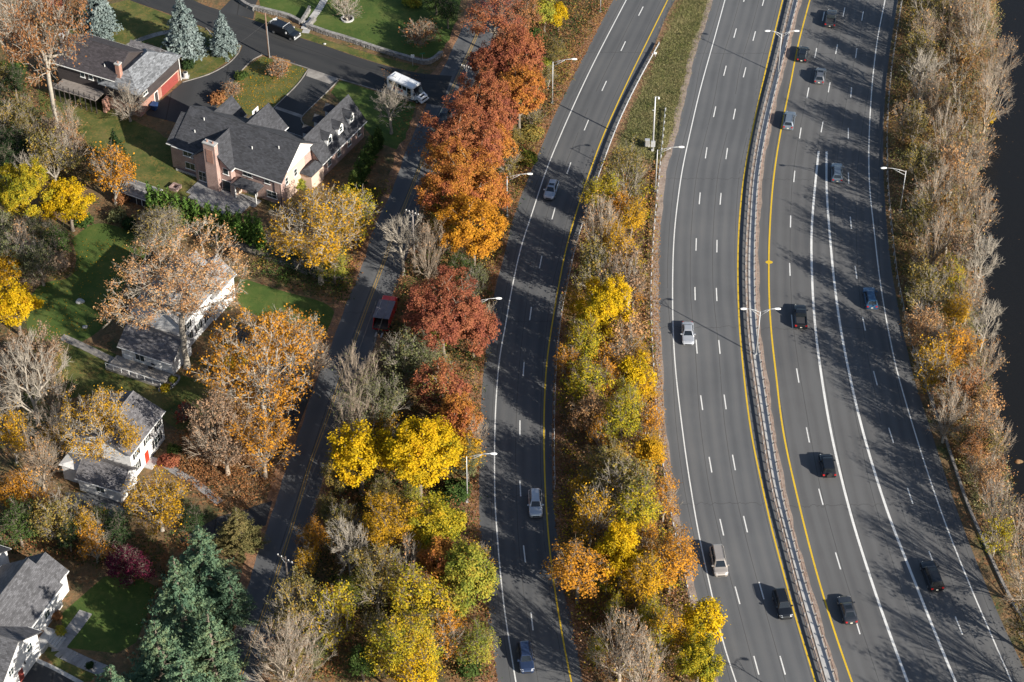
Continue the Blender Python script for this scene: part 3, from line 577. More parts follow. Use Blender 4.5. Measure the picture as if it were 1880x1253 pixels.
def make_open(kind, Rr, seed, natt, per_leaf, per_twig, ln=0.24, wd=0.15, twl=1.3, tww=0.03, vz=0.9, zk=1.5, shell=0.6, sig=0.36, droop=0.0, tip=0.03, low=-0.55, amp=0.2, tr=None, leaf_frac=1.0, kpath=0.45, spread=0.62):
    rng = np.random.default_rng(seed); zc = zk * Rr; C = crown_points(natt, Rr * 0.93, zc, vz, seed, shell, amp, low)
    P, pa, idx, rad, ends = skeleton(C, zc - Rr * vz * 0.62, seed + 1, tr or (0.045 * Rr + 0.07), tip, wob=0.2 if kpath < 0.7 else 0.10, kpath=kpath)
    parts = branch_mesh(P, pa, idx, rad); tips = P[ends]; mids = tips
    if per_twig:
        tp, tips, mids = twigs(P, pa, idx, ends, rng, per_twig, twl, tww, zc, droop, spread); parts += tp
    wood = merge(parts); leaf = None; var = None
    if per_leaf:
        src = np.concatenate([tips, mids]); lobe = lobes(unit(src - np.array([[0, 0, zc]])), seed + 9, 0.9); nc = int(len(src) * leaf_frac); pr = np.clip(lobe + 0.25, 0.03, None); pr /= pr.sum()
        pick = rng.choice(len(src), nc, p=pr, replace=False); m = int(len(ends) * per_leaf); ids = pick[rng.integers(0, nc, m)]; L = src[ids] + rng.normal(size=(m, 3)) * np.array([sig, sig, sig * 0.6]); leaf = leaves(L, rng, ln, wd); cl = rng.random(len(src)); var = var_for(cl[ids], rng, m)
    add_proto(kind, Rr, wood, leaf, var)
def make_conifer(kind, Rr, h, seed, levels, nb, spray=0.36, wd=0.17, droop=0.35, dens=5.0, ragged=0.18, pw=0.85):
    rng = np.random.default_rng(seed); L, A = [], []; parts = [tubes(np.array([[0, 0, 0.0]]), np.array([[0, 0, h]]), np.array([0.03 * h]), np.array([0.02]), 6)]; B0, B1 = [], []
    for i in range(levels):
        t = (i + 0.5) / levels; z = h * (0.06 + 0.94 * t); bl = Rr * (1 - t) ** pw + 0.12
        for j in range(max(4, int(nb * (0.35 + 0.65 * (1 - t))))):
            an = rng.uniform(0, 6.283); l = bl * rng.uniform(1 - ragged * 2, 1 + ragged); zz = z + rng.normal(0, 0.25); dz = -droop * l * 0.5; m = max(3, int(l * dens))
            s = rng.uniform(0.25, 1.0, m) ** 0.7; c = np.stack([math.cos(an) * l * s, math.sin(an) * l * s, zz + dz * s ** 1.6 + 0.18 * l * s * s], 1)
            c[:, :2] += rng.normal(0, 0.10 + 0.10 * l, (m, 2)) * s[:, None] * 0.6; c[:, 2] += rng.normal(0, 0.07, m); L.append(c); A.append(np.full(m, rng.random()))
            B0.append([0, 0, zz]); B1.append([math.cos(an) * l * 0.8, math.sin(an) * l * 0.8, zz + dz * 0.8])
    B0, B1 = np.array(B0), np.array(B1); parts.append(tubes(B0, B1, np.full(len(B0), 0.03), np.full(len(B0), 0.01), 3))
    L = np.concatenate(L); A = np.concatenate(A); out = L * np.array([1, 1, 0]); out = unit(out) * 0.55 + np.array([[0, 0, 0.5]]); lv = leaves(L, rng, spray, wd, out, 0.3)
    add_proto(kind, Rr, merge(parts), lv, var_for(A, rng, len(L)))
for i, (r_, s) in enumerate([(2.4, 101), (3.6, 102), (3.6, 103), (5.0, 104), (5.0, 105), (6.6, 106), (6.6, 107)]): make_dense(r_, s)
for i, (r_, s) in enumerate([(3.5, 131), (5.0, 132), (5.0, 133), (6.6, 134)]): make_dense(r_, s, kind='loose', clump=1.15, per=52, shell=0.5, sig=0.36, amp=0.55, ln=0.12, wd=0.075)
for r_, s, na in [(4.2, 201, 120), (6.5, 202, 190), (6.5, 203, 190), (9.5, 204, 300), (9.5, 205, 300)]: make_open('sparse', r_, s, na, 40, 6, ln=0.128, wd=0.085, tr=0.035 * r_ + 0.08, leaf_frac=0.26, sig=0.40, shell=0.75, amp=0.3, tip=0.034)
for r_, s, na in [(3.2, 221, 85), (3.2, 225, 85), (4.5, 222, 130), (4.5, 223, 130), (6.5, 224, 200)]: make_open('thin', r_, s, na, 34, 6, twl=1.3, ln=0.125, wd=0.085, leaf_frac=0.30, tww=0.022, tip=0.030, sig=0.38, amp=0.4, vz=1.15, kpath=0.85, spread=0.40)
for r_, s, na in [(2.6, 241, 60), (2.6, 246, 60), (4.0, 242, 105), (4.0, 243, 105), (5.8, 244, 170), (5.8, 245, 170)]: make_open('bare', r_, s, na, 6.0, 8, twl=1.5, tww=0.020, tip=0.036, vz=1.4, ln=0.11, wd=0.08, leaf_frac=0.2, shell=0.5, amp=0.4, kpath=0.95, spread=0.34)
for r_, s, na in [(3.6, 251, 80), (5.4, 252, 110)]: make_open('gaunt', r_, s, na, 0, 8, twl=1.3, tww=0.026, tip=0.04, vz=1.25, zk=1.7, amp=0.4, kpath=0.7, spread=0.4)
make_conifer('spruce', 2.6, 8.5, 301, 34, 20, dens=14.0, spray=0.2, wd=0.11); make_conifer('spruce', 2.6, 8.5, 302, 34, 20, dens=14.0, spray=0.2, wd=0.11)
make_conifer('pine', 4.6, 15.0, 303, 24, 18, spray=0.17, wd=0.09, droop=-0.15, dens=26.0, ragged=0.22, pw=0.85); make_conifer('pine', 4.6, 15.0, 304, 24, 18, spray=0.17, wd=0.09, droop=-0.15, dens=26.0, ragged=0.25, pw=0.8)
for s in (311, 312): make_conifer('arborvitae', 0.85, 4.1, s, 26, 11, spray=0.12, wd=0.07, droop=-0.9, dens=26.0, ragged=0.12, pw=0.42)
for r_, s in ((1.1, 321), (1.6, 322), (2.2, 323)): make_dense(r_, s, vz=0.8, clump=0.5, per=22, ln=0.17, wd=0.10, zc=0.55 * r_, kind='shrub', low=-0.5, shell=0.85, sig=0.42, amp=0.3)
for r_, s in ((1.6, 331), (2.6, 332)): make_open('twiggy_shrub', r_, s, 90, 6, 9, ln=0.15, wd=0.10, twl=0.9, tww=0.02, tip=0.02, zk=0.7, vz=0.75, tr=0.07, low=-0.3)
make_open('weeping', 2.6, 341, 150, 34, 14, twl=1.9, tww=0.016, droop=0.75, zk=1.15, vz=0.9, ln=0.17, wd=0.06, sig=0.35)

ZC = {'shrub': 0.55, 'twiggy_shrub': 0.7, 'weeping': 1.15, 'gaunt': 1.7}
BARKS = {'dense': 'bark', 'loose': 'bark', 'sparse': 'pale_bark', 'thin': 'twig_grey', 'bare': 'twig_brown', 'gaunt': 'pale_bark', 'spruce': 'dark_bark', 'pine': 'bark', 'arborvitae': 'dark_bark', 'shrub': 'dark_bark', 'twiggy_shrub': 'twig_brown', 'weeping': 'twig_grey'}
ROADS = [[(p.x, p.y) for p in a] + [(p.x, p.y) for p in b[::-1]] for a, b in ((RP_L, RP_R), (MD_L, railB), (railB, RT_R), (LR_L, LR_R), (ST_U, ST_D))]
BAD = []
def plant(kind, pal, cx, cy, Rpx, label, name=None, cat=None, group=None, sz=1.0, bark=None, base=False, z0=0.0):
    """cx, cy: middle of the crown in the photo; base=True: where it stands on the ground"""
    Rm = Rpx / pxm(cx, cy, 5.0)
    prot = PROTO[kind]; cand = sorted(prot, key=lambda q: abs(math.log(q[0] / Rm))); best = [q for q in cand if abs(math.log(q[0] / cand[0][0])) < 0.05]; q = random.choice(best); s = Rm / q[0]
    if base: p = W(cx, cy)
    else:
        zc = {'spruce': 3.6 * s * sz, 'pine': 7.5 * s * sz, 'arborvitae': 2.05 * s * sz}.get(kind, ZC.get(kind, 1.5) * Rm * sz); p = W(cx, cy, zc)
    bushy = kind in ('shrub', 'twiggy_shrub', 'arborvitae')
    t = thing(name or ('shrub' if bushy else {'spruce': 'spruce_tree', 'pine': 'pine_tree', 'bare': 'bare_tree', 'gaunt': 'bare_tree'}.get(kind, 'deciduous_tree')), label, cat or ('shrub' if bushy else 'tree'), (p.x, p.y, z0), random.uniform(0, 6.28), group)
    t.scale = (s * random.uniform(0.88, 1.22), s * random.uniform(0.88, 1.22), s * sz * random.uniform(0.94, 1.1)) if kind not in ('spruce', 'arborvitae') else (s, s, s * sz)
    if q[1]: link('stem' if bushy else 'trunk', q[1], bark or BARKS[kind], t)
    if q[2]: link('foliage' if bushy else 'crown', q[2], 'leaf_' + pal, t)
    if not base or True:
        for rd in ROADS:
            if inpoly(p.x, p.y, rd): BAD.append((label, cx, cy))
    return t
# ------------------------------------------------------------------ vegetation: what stands where
T = plant
# gardens, upper left
T('sparse', 'rustmix', 75, 70, 80, 'big oak with rust leaves and a tall pale trunk, left of the brown house', sz=1.6)
T('loose', 'crimson', 100, 2, 26, 'small red-leaved tree at the top edge, left of the blue spruces')
T('bare', 'pinkbrown', 20, 20, 50, 'bare brown tree in the top left corner of the photo', bark='twig_pink')
T('spruce', 'bluespruce', 180, 22, 33, 'blue spruce nearest the left edge, behind the brown house')
T('spruce', 'bluespruce', 336, 54, 37, 'large blue spruce in the middle of the row by the side street')
T('spruce', 'bluespruce', 409, 66, 27, 'smallest blue spruce, beside the driveway mouth')
T('shrub', 'green', 15, 130, 26, 'green bushy shrub at the left edge below the bare tree')
T('loose', 'darkgreen', 25, 262, 34, 'dark green tree at the left edge beside the cut tree trunk')
T('gaunt', 'olive', 50, 310, 34, 'pale leafless tree rising out of the dark thicket above the yellow maple')
T('thin', 'olive', 95, 290, 42, 'thin olive tree behind the yellow maples on the left')
T('bare', 'rustmix', 130, 270, 34, 'leafless grey tree right of the thicket, above the yellow maple')
T('spruce', 'darkgreen', 214, 285, 26, 'dark green spruce beside the lawn of the brown house', sz=1.1)
T('thin', 'orange', 205, 325, 42, 'thin orange-brown tree with a straight trunk beside the shed roof')
T('dense', 'yellow_green', 45, 355, 56, 'yellow-green maple at the left edge, larger of the touching pair')
T('dense', 'yellow', 125, 372, 44, 'golden yellow maple with a bare trunk beside the lawn')
T('bare', 'pinkbrown', 235, 190, 36, 'bare spreading tree in front of the brown house garage', bark='twig_grey', sz=0.75)
T('shrub', 'darkgreen', 198, 186, 13, 'dark round shrub below the deck of the brown house')
T('shrub', 'green', 165, 172, 11, 'small green shrub at the foot of the deck')
T('thin', 'greygreen', 18, 468, 42, 'grey-green thin tree at the left edge beside the dark shrubs')
T('shrub', 'green', 155, 405, 15, 'round green shrub at the foot of the yellow maple')
T('shrub', 'olive', 70, 430, 20, 'olive shrub under the yellow-green maple')
T('shrub', 'green', 103, 440, 20, 'upright green shrub in the bed above the leafless bushes')
T('twiggy_shrub', 'pinkbrown', 85, 478, 42, 'large leafless brown bush in the left garden', sz=1.1)
T('twiggy_shrub', 'pinkbrown', 60, 510, 30, 'leafless bush just above the bright yellow tree')
T('dense', 'yellow', 26, 560, 42, 'bright golden tree at the left edge beside the shaded lawn', sz=1.15)
T('dense', 'gold', 12, 500, 30, 'orange-gold tree crown at the left edge above the golden tree')
T('weeping', 'olive', 292, 420, 31, 'weeping tree with trailing tan-green branches beside the hedge')
T('shrub', 'greygreen', 215, 395, 15, 'grey-green shrub at the upper end of the lawn')
T('shrub', 'rustmix', 222, 362, 17, 'orange shrub beside the grey shed roof')
T('shrub', 'darkgreen', 238, 412, 13, 'dark shrub between the weeping tree and the lawn')
hedge = [(278, 372), (293, 378), (309, 383), (326, 390), (344, 394), (362, 400), (382, 405), (401, 411), (420, 417), (438, 421), (457, 425), (474, 431)]
for i, (x, y) in enumerate(hedge):
    T('arborvitae', 'hedge', x, y - 2, 11.5, sz=1.3, label= ['leftmost evergreen of the clipped row below the patio', 'second evergreen from the left in the row below the patio', 'third evergreen from the left in the row below the patio', 'fourth evergreen from the left in the row below the patio', 'fifth evergreen from the left in the row below the patio', 'sixth evergreen from the left in the row below the patio', 'sixth evergreen from the right in the row below the patio', 'fifth evergreen from the right in the row below the patio', 'fourth evergreen from the right in the row below the patio', 'third evergreen from the right in the row below the patio', 'second evergreen from the right in the row below the patio', 'rightmost evergreen of the row below the patio, under the yellow oak'][i], name='arborvitae', cat='evergreen', group='evergreen hedge below the patio')
for i, (x, y, r_) in enumerate([(668, 300, 11), (676, 285, 11), (684, 270, 10), (660, 318, 12), (650, 335, 11), (694, 255, 10)]):
    T('arborvitae', 'green', x, y, r_, ['fourth', 'third', 'second', 'fifth', 'nearest', 'farthest'][i] + ' evergreen of the row beside the brick house garage wing', name='arborvitae', cat='evergreen', group='evergreens beside the garage wing')
T('sparse', 'gold', 582, 422, 84, 'yellow-leaved oak with open branches in front of the brick house')
T('sparse', 'yellow_green', 640, 395, 50, 'yellow-leaved tree between the brick house and the local road')
T('loose', 'lime', 612, 480, 36, 'yellow-green tree beside the road below the yellow oak')
T('shrub', 'lime', 548, 335, 17, 'light green shrub against the gable end of the brick house')
T('gaunt', 'tan', 716, 190, 40, 'bare grey tree beside the white shuttle bus', bark='twig_grey', sz=1.0)
T('twiggy_shrub', 'rustmix', 512, 128, 16, 'young leafless tree with a few orange leaves on the lawn by the driveway', name='young_tree', cat='tree', sz=1.4)
T('twiggy_shrub', 'rustmix', 423, 165, 17, 'brown bush at the bend of the grey driveway')
T('shrub', 'green', 443, 140, 10, 'small round green shrub on the lawn beside the driveway bend')
T('shrub', 'rustmix', 400, 180, 14, 'orange shrub between the two driveways')
T('shrub', 'darkgreen', 345, 118, 11, 'green shrub beside the garage corner of the brown house')
T('bare', 'pinkbrown', 636, 12, 26, 'small bare tree in a ring of mulch on the top lawn', bark='pale_bark', sz=0.8)
T('twiggy_shrub', 'rustmix', 770, 60, 36, 'dark leafless bush at the corner of the stone-walled lawn')
T('loose', 'darkgreen', 822, 20, 26, 'dark green evergreen at the corner of the top lawn')
T('loose', 'green', 800, -6, 26, 'green tree at the top edge behind the stone-walled lawn')
T('shrub', 'lime', 757, 2, 16, 'light green shrub at the top edge of the walled lawn')
T('sparse', 'tan', 325, 538, 118, 'very large oak with tan leaves over the white house with dormers')
T('loose', 'yellow_green', 425, 655, 34, 'yellow-green tree against the front of the white house with dormers')
T('sparse', 'orange', 480, 690, 92, 'large orange oak between the white houses and the local road', sz=1.1)
T('sparse', 'orange', 532, 622, 54, 'orange-brown oak right of the white house with dormers')
T('thin', 'pinkbrown', 410, 800, 66, 'brown half-bare tree right of the house with the red door', bark='twig_brown')
T('thin', 'orange', 480, 815, 60, 'half-bare orange tree beside the local road, below the large orange oak', bark='twig_brown')
T('bare', 'pinkbrown', 565, 660, 44, 'bare grey tree at the left edge of the local road', bark='twig_grey')
T('sparse', 'gold', 182, 790, 72, 'yellow-leaved oak standing over the house with the red door')
T('thin', 'gold', 290, 920, 52, 'half-bare yellow tree below the house with the red door')
T('gaunt', 'pinkbrown', 55, 700, 82, 'huge bare tree with a thick pale trunk in the left garden', bark='pale_bark', sz=1.0)
T('thin', 'pinkbrown', 70, 660, 60, 'pinkish half-bare tree behind the huge bare tree', bark='twig_pink')
T('bare', 'pinkbrown', 110, 790, 46, 'bare dark tree in the shadow left of the yellow oak', bark='twig_grey')
T('loose', 'orange', 22, 905, 36, 'orange tree at the left edge above the dark evergreen')
T('loose', 'green', 32, 962, 40, 'broad dark evergreen at the left edge above the grey roof')
T('thin', 'olive', 105, 955, 44, 'olive half-bare tree right of the dark evergreen')
T('sparse', 'gold', 165, 965, 36, 'small yellow tree in front of the driveway of the red-door house')
T('loose', 'maroon', 235, 1035, 44, 'dark maroon maple in the shade behind the big pines', sz=0.8)
T('twiggy_shrub', 'crimson', 345, 760, 20, 'dark red bush near the orange oak')
T('shrub', 'russet', 310, 846, 18, 'dark red shrub right of the red front door')
T('shrub', 'green', 318, 826, 10, 'small green shrub beside the corner of the red-door house')
T('pine', 'pine', 374, 1038, 54, 'tall green pine, farthest of the clump at the bottom left', sz=1.05)
T('pine', 'pine', 332, 1112, 68, 'broad green pine in the middle of the clump at the bottom left', sz=1.0)
T('pine', 'pine', 295, 1215, 62, 'green pine nearest the bottom edge, left of the local road', sz=1.2)
T('pine', 'pine', 390, 1190, 52, 'green pine beside the local road at the bottom', sz=1.25)
T('pine', 'pine', 425, 1100, 44, 'narrow green pine on the road side of the clump')
T('pine', 'pine', 215, 1300, 76, 'pine standing just beyond the bottom edge, right of the paved walk')
T('pine', 'pine', 345, 1300, 84, 'pine standing just beyond the bottom edge, beside the local road')
T('pine', 'browngreen', 437, 968, 36, 'brown-green pine beside the local road, above the green clump')
T('shrub', 'rustmix', 101, 1130, 11, 'orange shrub against the white wall by the steps')
T('shrub', 'lime', 110, 1160, 11, 'round yellow-green shrub right of the entrance steps')
T('shrub', 'darkgreen', 165, 1222, 8, 'small dark shrub beside the paved walk')
T('bare', 'pinkbrown', 530, 1215, 76, 'large bare grey tree at the bottom edge beside the local road', bark='twig_pink')
# wooded strip between the local road and the slip road
S = 'trees between the local road and the slip road'
for a in [('loose', 'red_orange', 905, 28, 46, 'orange-red tree at the top edge beside the local road'), ('loose', 'rustmix', 965, 20, 34, 'brown half-bare tree at the top edge between the roads'),
  ('dense', 'lime', 1000, 18, 26, 'lime green tree at the top edge beside the slip road'), ('dense', 'yellow', 1026, 32, 17, 'small golden tree at the top beside the slip road'),
  ('dense', 'red_orange', 950, 105, 50, 'red-orange oak, highest of the tall red row'), ('dense', 'russet', 905, 120, 44, 'dark red oak beside the road junction'),
  ('dense', 'red_orange', 888, 190, 62, 'red-orange oak beside the junction, second in the red row'), ('dense', 'orange_yellow', 955, 180, 48, 'orange oak beside the upper lamp post'),
  ('dense', 'red_orange', 850, 262, 62, 'broad red-orange oak in the middle of the red row'), ('dense', 'orange_yellow', 905, 270, 40, 'orange oak on the slip road side of the red row'),
  ('dense', 'orange_yellow', 845, 335, 62, 'orange oak near the lower end of the red row'), ('dense', 'orange_yellow', 885, 360, 42, 'orange oak behind the lamp post at the bend'),
  ('dense', 'orange', 868, 422, 50, 'orange oak at the lower end of the red row'), ('loose', 'yellow_green', 818, 400, 34, 'yellow-green tree on the road side of the lowest orange oak'),
  ('gaunt', 'tan', 738, 440, 40, 'pale bare tree with forked trunk beside the local road'), ('bare', 'pinkbrown', 785, 465, 40, 'pinkish bare tree left of the lowest orange oak'),
  ('loose', 'green', 850, 490, 28, 'green tree between the lowest orange oak and the russet oak'), ('dense', 'russet', 815, 570, 70, 'big russet oak left of the slip road'),
  ('dense', 'russet', 868, 600, 42, 'russet oak overhanging the slip road'), ('loose', 'yellow_green', 772, 612, 20, 'yellow-green tree right of the red truck'),
  ('thin', 'greygreen', 742, 660, 42, 'grey-green tree below the red truck'), ('bare', 'greygreen', 700, 668, 24, 'grey bare tree behind the red truck'),
  ('loose', 'greygreen', 775, 660, 40, 'soft green tree left of the narrow orange tree'), ('dense', 'red_orange', 808, 712, 46, 'orange-red tree between two yellow maples and the russet oak'),
  ('dense', 'orange_yellow', 842, 775, 40, 'orange tree at the edge of the slip road'), ('bare', 'greygreen', 655, 715, 48, 'bare grey tree beside the local road, upper of three'),
  ('bare', 'greygreen', 650, 790, 50, 'bare grey tree beside the local road, above the yellow maples'), ('thin', 'greygreen', 705, 740, 46, 'thin grey tree in the middle of the wood'),
  ('shrub', 'yellow', 764, 694, 12, 'small bright yellow bush among green trees'), ('dense', 'yellow', 660, 842, 50, 'bright yellow maple on the local road side'),
  ('dense', 'yellow', 770, 830, 66, 'largest bright yellow maple in the wooded strip'), ('dense', 'gold', 850, 830, 32, 'gold tree behind the lamp post by the slip road'),
  ('shrub', 'green', 836, 905, 26, 'green shrub beside the lamp post by the slip road'), ('loose', 'gold', 715, 960, 56, 'olive-gold tree below the yellow maples'),
  ('dense', 'yellow_green', 800, 965, 50, 'yellow-green tree below the largest yellow maple'), ('dense', 'lime', 855, 1060, 52, 'yellow-green tree leaning over the slip road'),
  ('dense', 'orange_yellow', 815, 1045, 44, 'orange-yellow tree left of the leaning green tree'), ('loose', 'yellow_green', 765, 1090, 52, 'yellow-green tree in the lower middle of the wood'),
  ('gaunt', 'olive', 640, 1010, 46, 'pale leafless tree beside the wooden utility pole'), ('thin', 'olive', 690, 1060, 52, 'thin olive tree right of the pale leafless tree'),
  ('thin', 'olive', 545, 1125, 52, 'olive tree at the edge of the local road below the utility pole'), ('thin', 'yellow_green', 610, 1140, 46, 'thin yellow-green tree beside the olive tree'),
  ('loose', 'yellow_green', 745, 1185, 62, 'yellow-green tree near the bottom edge of the wood'), ('dense', 'green', 665, 1215, 32, 'dark green tree at the bottom edge of the wood'),
  ('thin', 'orange', 820, 1170, 36, 'thin orange tree beside the slip road near the bottom'), ('shrub', 'green', 862, 1225, 20, 'green shrub beside the slip road at the bottom edge'),
  ('loose', 'orange', 573, 985, 26, 'small orange tree beside the local road above the utility pole'), ('loose', 'yellow', 760, 1245, 44, 'yellow tree cut by the bottom edge'),
  ('shrub', 'olive', 975, 245, 18, 'olive shrub below the upper lamp post'), ('shrub', 'lime', 968, 290, 15, 'yellow-green shrub beside the slip road at the bend'),
  ('shrub', 'green', 978, 70, 18, 'green shrub beside the slip road near the top'), ('shrub', 'lime', 1000, 120, 14, 'lime green shrub at the foot of the upper lamp post')]:
    T(a[0], a[1], a[2], a[3], a[4] * 1.08, a[5], group=S, sz=1.0 if a[0] == 'shrub' else 1.15)
# trees between the slip road and the middle carriageway
S = 'trees between the slip road and the highway'
for a in [('thin', 'olive', 1150, 318, 42, 'olive half-bare tree at the top of the wooded median'), ('loose', 'yellow_green', 1115, 352, 28, 'yellow-green tree beside the guard rail at the top of the median'),
  ('loose', 'gold', 1160, 395, 28, 'gold tree in the upper median beside the highway'), ('bare', 'tan', 1105, 425, 44, 'pinkish bare tree in the upper median', 'B'), ('loose', 'gold', 1140, 460, 36, 'gold tree in the upper median above the yellow maple'),
  ('thin', 'olive', 1095, 500, 40, 'olive half-bare tree left of the upper median'), ('thin', 'pinkbrown', 1155, 515, 38, 'pinkish tree beside the highway rail, above the yellow maple'),
  ('dense', 'yellow', 1112, 575, 50, 'bright yellow maple in the middle of the median'), ('loose', 'yellow_green', 1070, 630, 38, 'yellow-green tree left of the bright yellow maple'),
  ('thin', 'tan', 1150, 630, 36, 'tan half-bare tree beside the highway opposite the silver sedan'), ('dense', 'yellow', 1172, 690, 32, 'compact yellow tree at the highway rail'),
  ('loose', 'yellow_green', 1080, 700, 40, 'yellow-green tree beside the slip road in the middle of the median'), ('loose', 'tan', 1085, 755, 34, 'tan-orange tree in the median with a dark forked trunk'),
  ('loose', 'yellow_green', 1140, 770, 38, 'yellow-green leafy tree below the tan-orange one in the median'), ('loose', 'yellow_green', 1150, 730, 28, 'yellow-green tree below the compact yellow tree'),
  ('dense', 'gold', 1188, 835, 30, 'gold tree at the highway rail in the lower median'), ('loose', 'olive', 1110, 855, 38, 'olive tree left of the gold tree in the lower median'),
  ('thin', 'olive', 1150, 890, 44, 'olive half-bare tree below the gold tree'), ('loose', 'yellow_green', 1165, 935, 44, 'yellow tree above the orange and yellow group'),
  ('thin', 'gold', 1085, 940, 42, 'thin gold tree beside the slip road in the lower median'), ('dense', 'yellow', 1140, 1010, 46, 'brightest yellow tree of the lower median'),
  ('loose', 'orange', 1062, 1040, 48, 'orange-gold tree leaning over the slip road edge'), ('loose', 'orange', 1232, 1025, 46, 'orange tree leaning over the highway shoulder'),
  ('loose', 'gold', 1180, 1065, 40, 'gold tree between the orange tree and the brightest yellow tree'), ('dense', 'yellow', 1288, 1150, 38, 'yellow tree beside the highway near the bottom edge'),
  ('dense', 'yellow_green', 1285, 1215, 40, 'yellow-green tree at the highway edge, bottom of the photo'), ('bare', 'tan', 1140, 1180, 52, 'bare pinkish tree at the bottom of the median', 'B'), ('loose', 'gold', 1225, 1165, 36, 'gold tree left of the yellow tree near the bottom edge'),
  ('bare', 'tan', 1185, 1240, 50, 'bare tree cut by the bottom edge of the median', 'B')]:
    T(a[0], a[1], a[2], a[3], a[4] * 1.08, a[5], group=S, sz=1.3, bark='twig_pink' if len(a) > 6 else None)
# river bank on the right
S = 'trees on the river bank'
bk = [('thin', 'olive', 1700, 25, 36), ('bare', 'tan', 1745, 35, 34), ('bare', 'tan', 1795, 50, 42), ('thin', 'olive', 1690, 95, 32), ('bare', 'tan', 1830, 120, 40), ('gaunt', 'tan', 1695, 130, 38),
      ('thin', 'mixed', 1760, 120, 38), ('bare', 'tan', 1815, 185, 40), ('bare', 'tan', 1715, 185, 32), ('thin', 'mixed', 1770, 200, 36), ('dense', 'yellow', 1815, 215, 14), ('thin', 'olive', 1680, 230, 28),
      ('bare', 'tan', 1735, 255, 42), ('bare', 'tan', 1785, 275, 38), ('thin', 'olive', 1690, 300, 34), ('thin', 'tan', 1750, 320, 34), ('bare', 'tan', 1712, 350, 38), ('bare', 'tan', 1775, 365, 36),
      ('thin', 'olive', 1690, 400, 34), ('thin', 'mixed', 1745, 410, 38), ('bare', 'tan', 1800, 400, 32), ('bare', 'tan', 1710, 460, 40), ('thin', 'pinkbrown', 1765, 470, 38), ('gaunt', 'tan', 1800, 480, 40),
      ('loose', 'yellow_green', 1745, 510, 34), ('thin', 'olive', 1700, 540, 38), ('bare', 'tan', 1780, 540, 38), ('gaunt', 'tan', 1810, 590, 40), ('loose', 'gold', 1755, 570, 30), ('thin', 'tan', 1690, 600, 36),
      ('loose', 'orange', 1755, 640, 44), ('thin', 'gold', 1720, 680, 38), ('bare', 'tan', 1800, 680, 38), ('thin', 'rustmix', 1760, 720, 40), ('bare', 'tan', 1740, 765, 36), ('thin', 'tan', 1805, 760, 36),
      ('loose', 'rustmix', 1790, 820, 36), ('bare', 'tan', 1830, 810, 36), ('thin', 'tan', 1815, 880, 34), ('bare', 'tan', 1830, 940, 40), ('thin', 'yellow_green', 1830, 985, 28), ('bare', 'tan', 1870, 960, 38),
      ('bare', 'tan', 1895, 1060, 48), ('thin', 'olive', 1905, 1150, 44), ('bare', 'tan', 1935, 1230, 50), ('thin', 'tan', 1960, 1330, 52), ('bare', 'tan', 1990, 1420, 56)]
LOOK = {'thin': 'half-bare', 'bare': 'bare grey', 'gaunt': 'bare pale', 'loose': 'leafy', 'dense': 'leafy'}; PN = {'tan': 'tan', 'orange': 'orange', 'mixed': 'brown', 'yellow_green': 'yellow-green', 'gold': 'gold', 'yellow': 'yellow', 'rustmix': 'rust', 'olive': 'olive', 'pinkbrown': 'pinkish'}
ORD = ['first', 'second', 'third', 'fourth', 'fifth', 'sixth', 'seventh', 'eighth', 'ninth', 'tenth', 'eleventh', 'twelfth', 'thirteenth', 'fourteenth', 'fifteenth', 'sixteenth', 'seventeenth', 'eighteenth', 'nineteenth', 'twentieth']
cnt = {}
for k, pal, x, y, r_ in sorted(bk, key=lambda q: q[3]):
    col = '' if k in ('bare', 'gaunt') else PN[pal] + ' '; key = LOOK[k] + ' ' + col + 'tree'; c = cnt.get(key, 0); cnt[key] = c + 1
    T(k, pal, x, y, r_ * 0.95, f'{ORD[c]} {key} down the river bank, from the top', group=S, bark='twig_pink' if (k == 'bare' and c % 2) else None, sz=1.3)
# slender trees filling the woods between the bigger crowns
def filler(poly, n, kinds, rlo, rhi, where, group, seed, sz=1.2, mind=4.0):
    rng = random.Random(seed); P = [(W(x, y).x, W(x, y).y) for x, y in poly]; xs = [x for x, _ in poly]; ys = [y for _, y in poly]; out = []; tries = 0
    while len(out) < n and tries < 6000:
        tries += 1; x, y = rng.uniform(min(xs), max(xs)), rng.uniform(min(ys), max(ys))
        if not inpoly(x, y, poly) or any(math.hypot(x - a, (y - b) * 1.4) < mind * 12 for a, b, *_ in out): continue
        out.append((x, y, *rng.choice(kinds), rng.uniform(rlo, rhi)))
    c = {}
    for x, y, k, pal, r_ in sorted(out, key=lambda q: q[1]):
        col = '' if k in ('bare', 'gaunt') else PN.get(pal, pal) + ' '; key = 'slender ' + LOOK[k] + ' ' + col + 'tree'; i = c.get(key, 0); c[key] = i + 1
        T(k, pal, x, y, r_, f'{ORD[i]} {key} {where}, from the top', group=group, base=True, sz=sz, bark='twig_grey' if k == 'bare' and i % 2 else None)
PN['greygreen'] = 'grey-green'; PN['lime'] = 'lime'
filler([(700, 620), (880, 640), (868, 850), (870, 1000), (900, 1260), (510, 1260), (580, 1020), (640, 800)], 26, [('thin', 'olive'), ('loose', 'greygreen'), ('loose', 'lime'), ('thin', 'gold'), ('loose', 'olive'), ('bare', 'tan')], 24, 38, 'in the wood left of the slip road', 'slender trees in the wooded strip', 5)
filler([(830, 500), (900, 520), (890, 640), (800, 660), (790, 610)], 3, [('thin', 'greygreen'), ('bare', 'olive')], 22, 32, 'around the russet oak', 'slender trees in the wooded strip', 6)
filler([(1000, 40), (1060, 60), (960, 300), (900, 470), (860, 460), (930, 280)], 7, [('thin', 'olive'), ('thin', 'yellow_green'), ('loose', 'olive')], 18, 26, 'between the red row and the slip road', 'slender trees in the wooded strip', 7, 1.0)
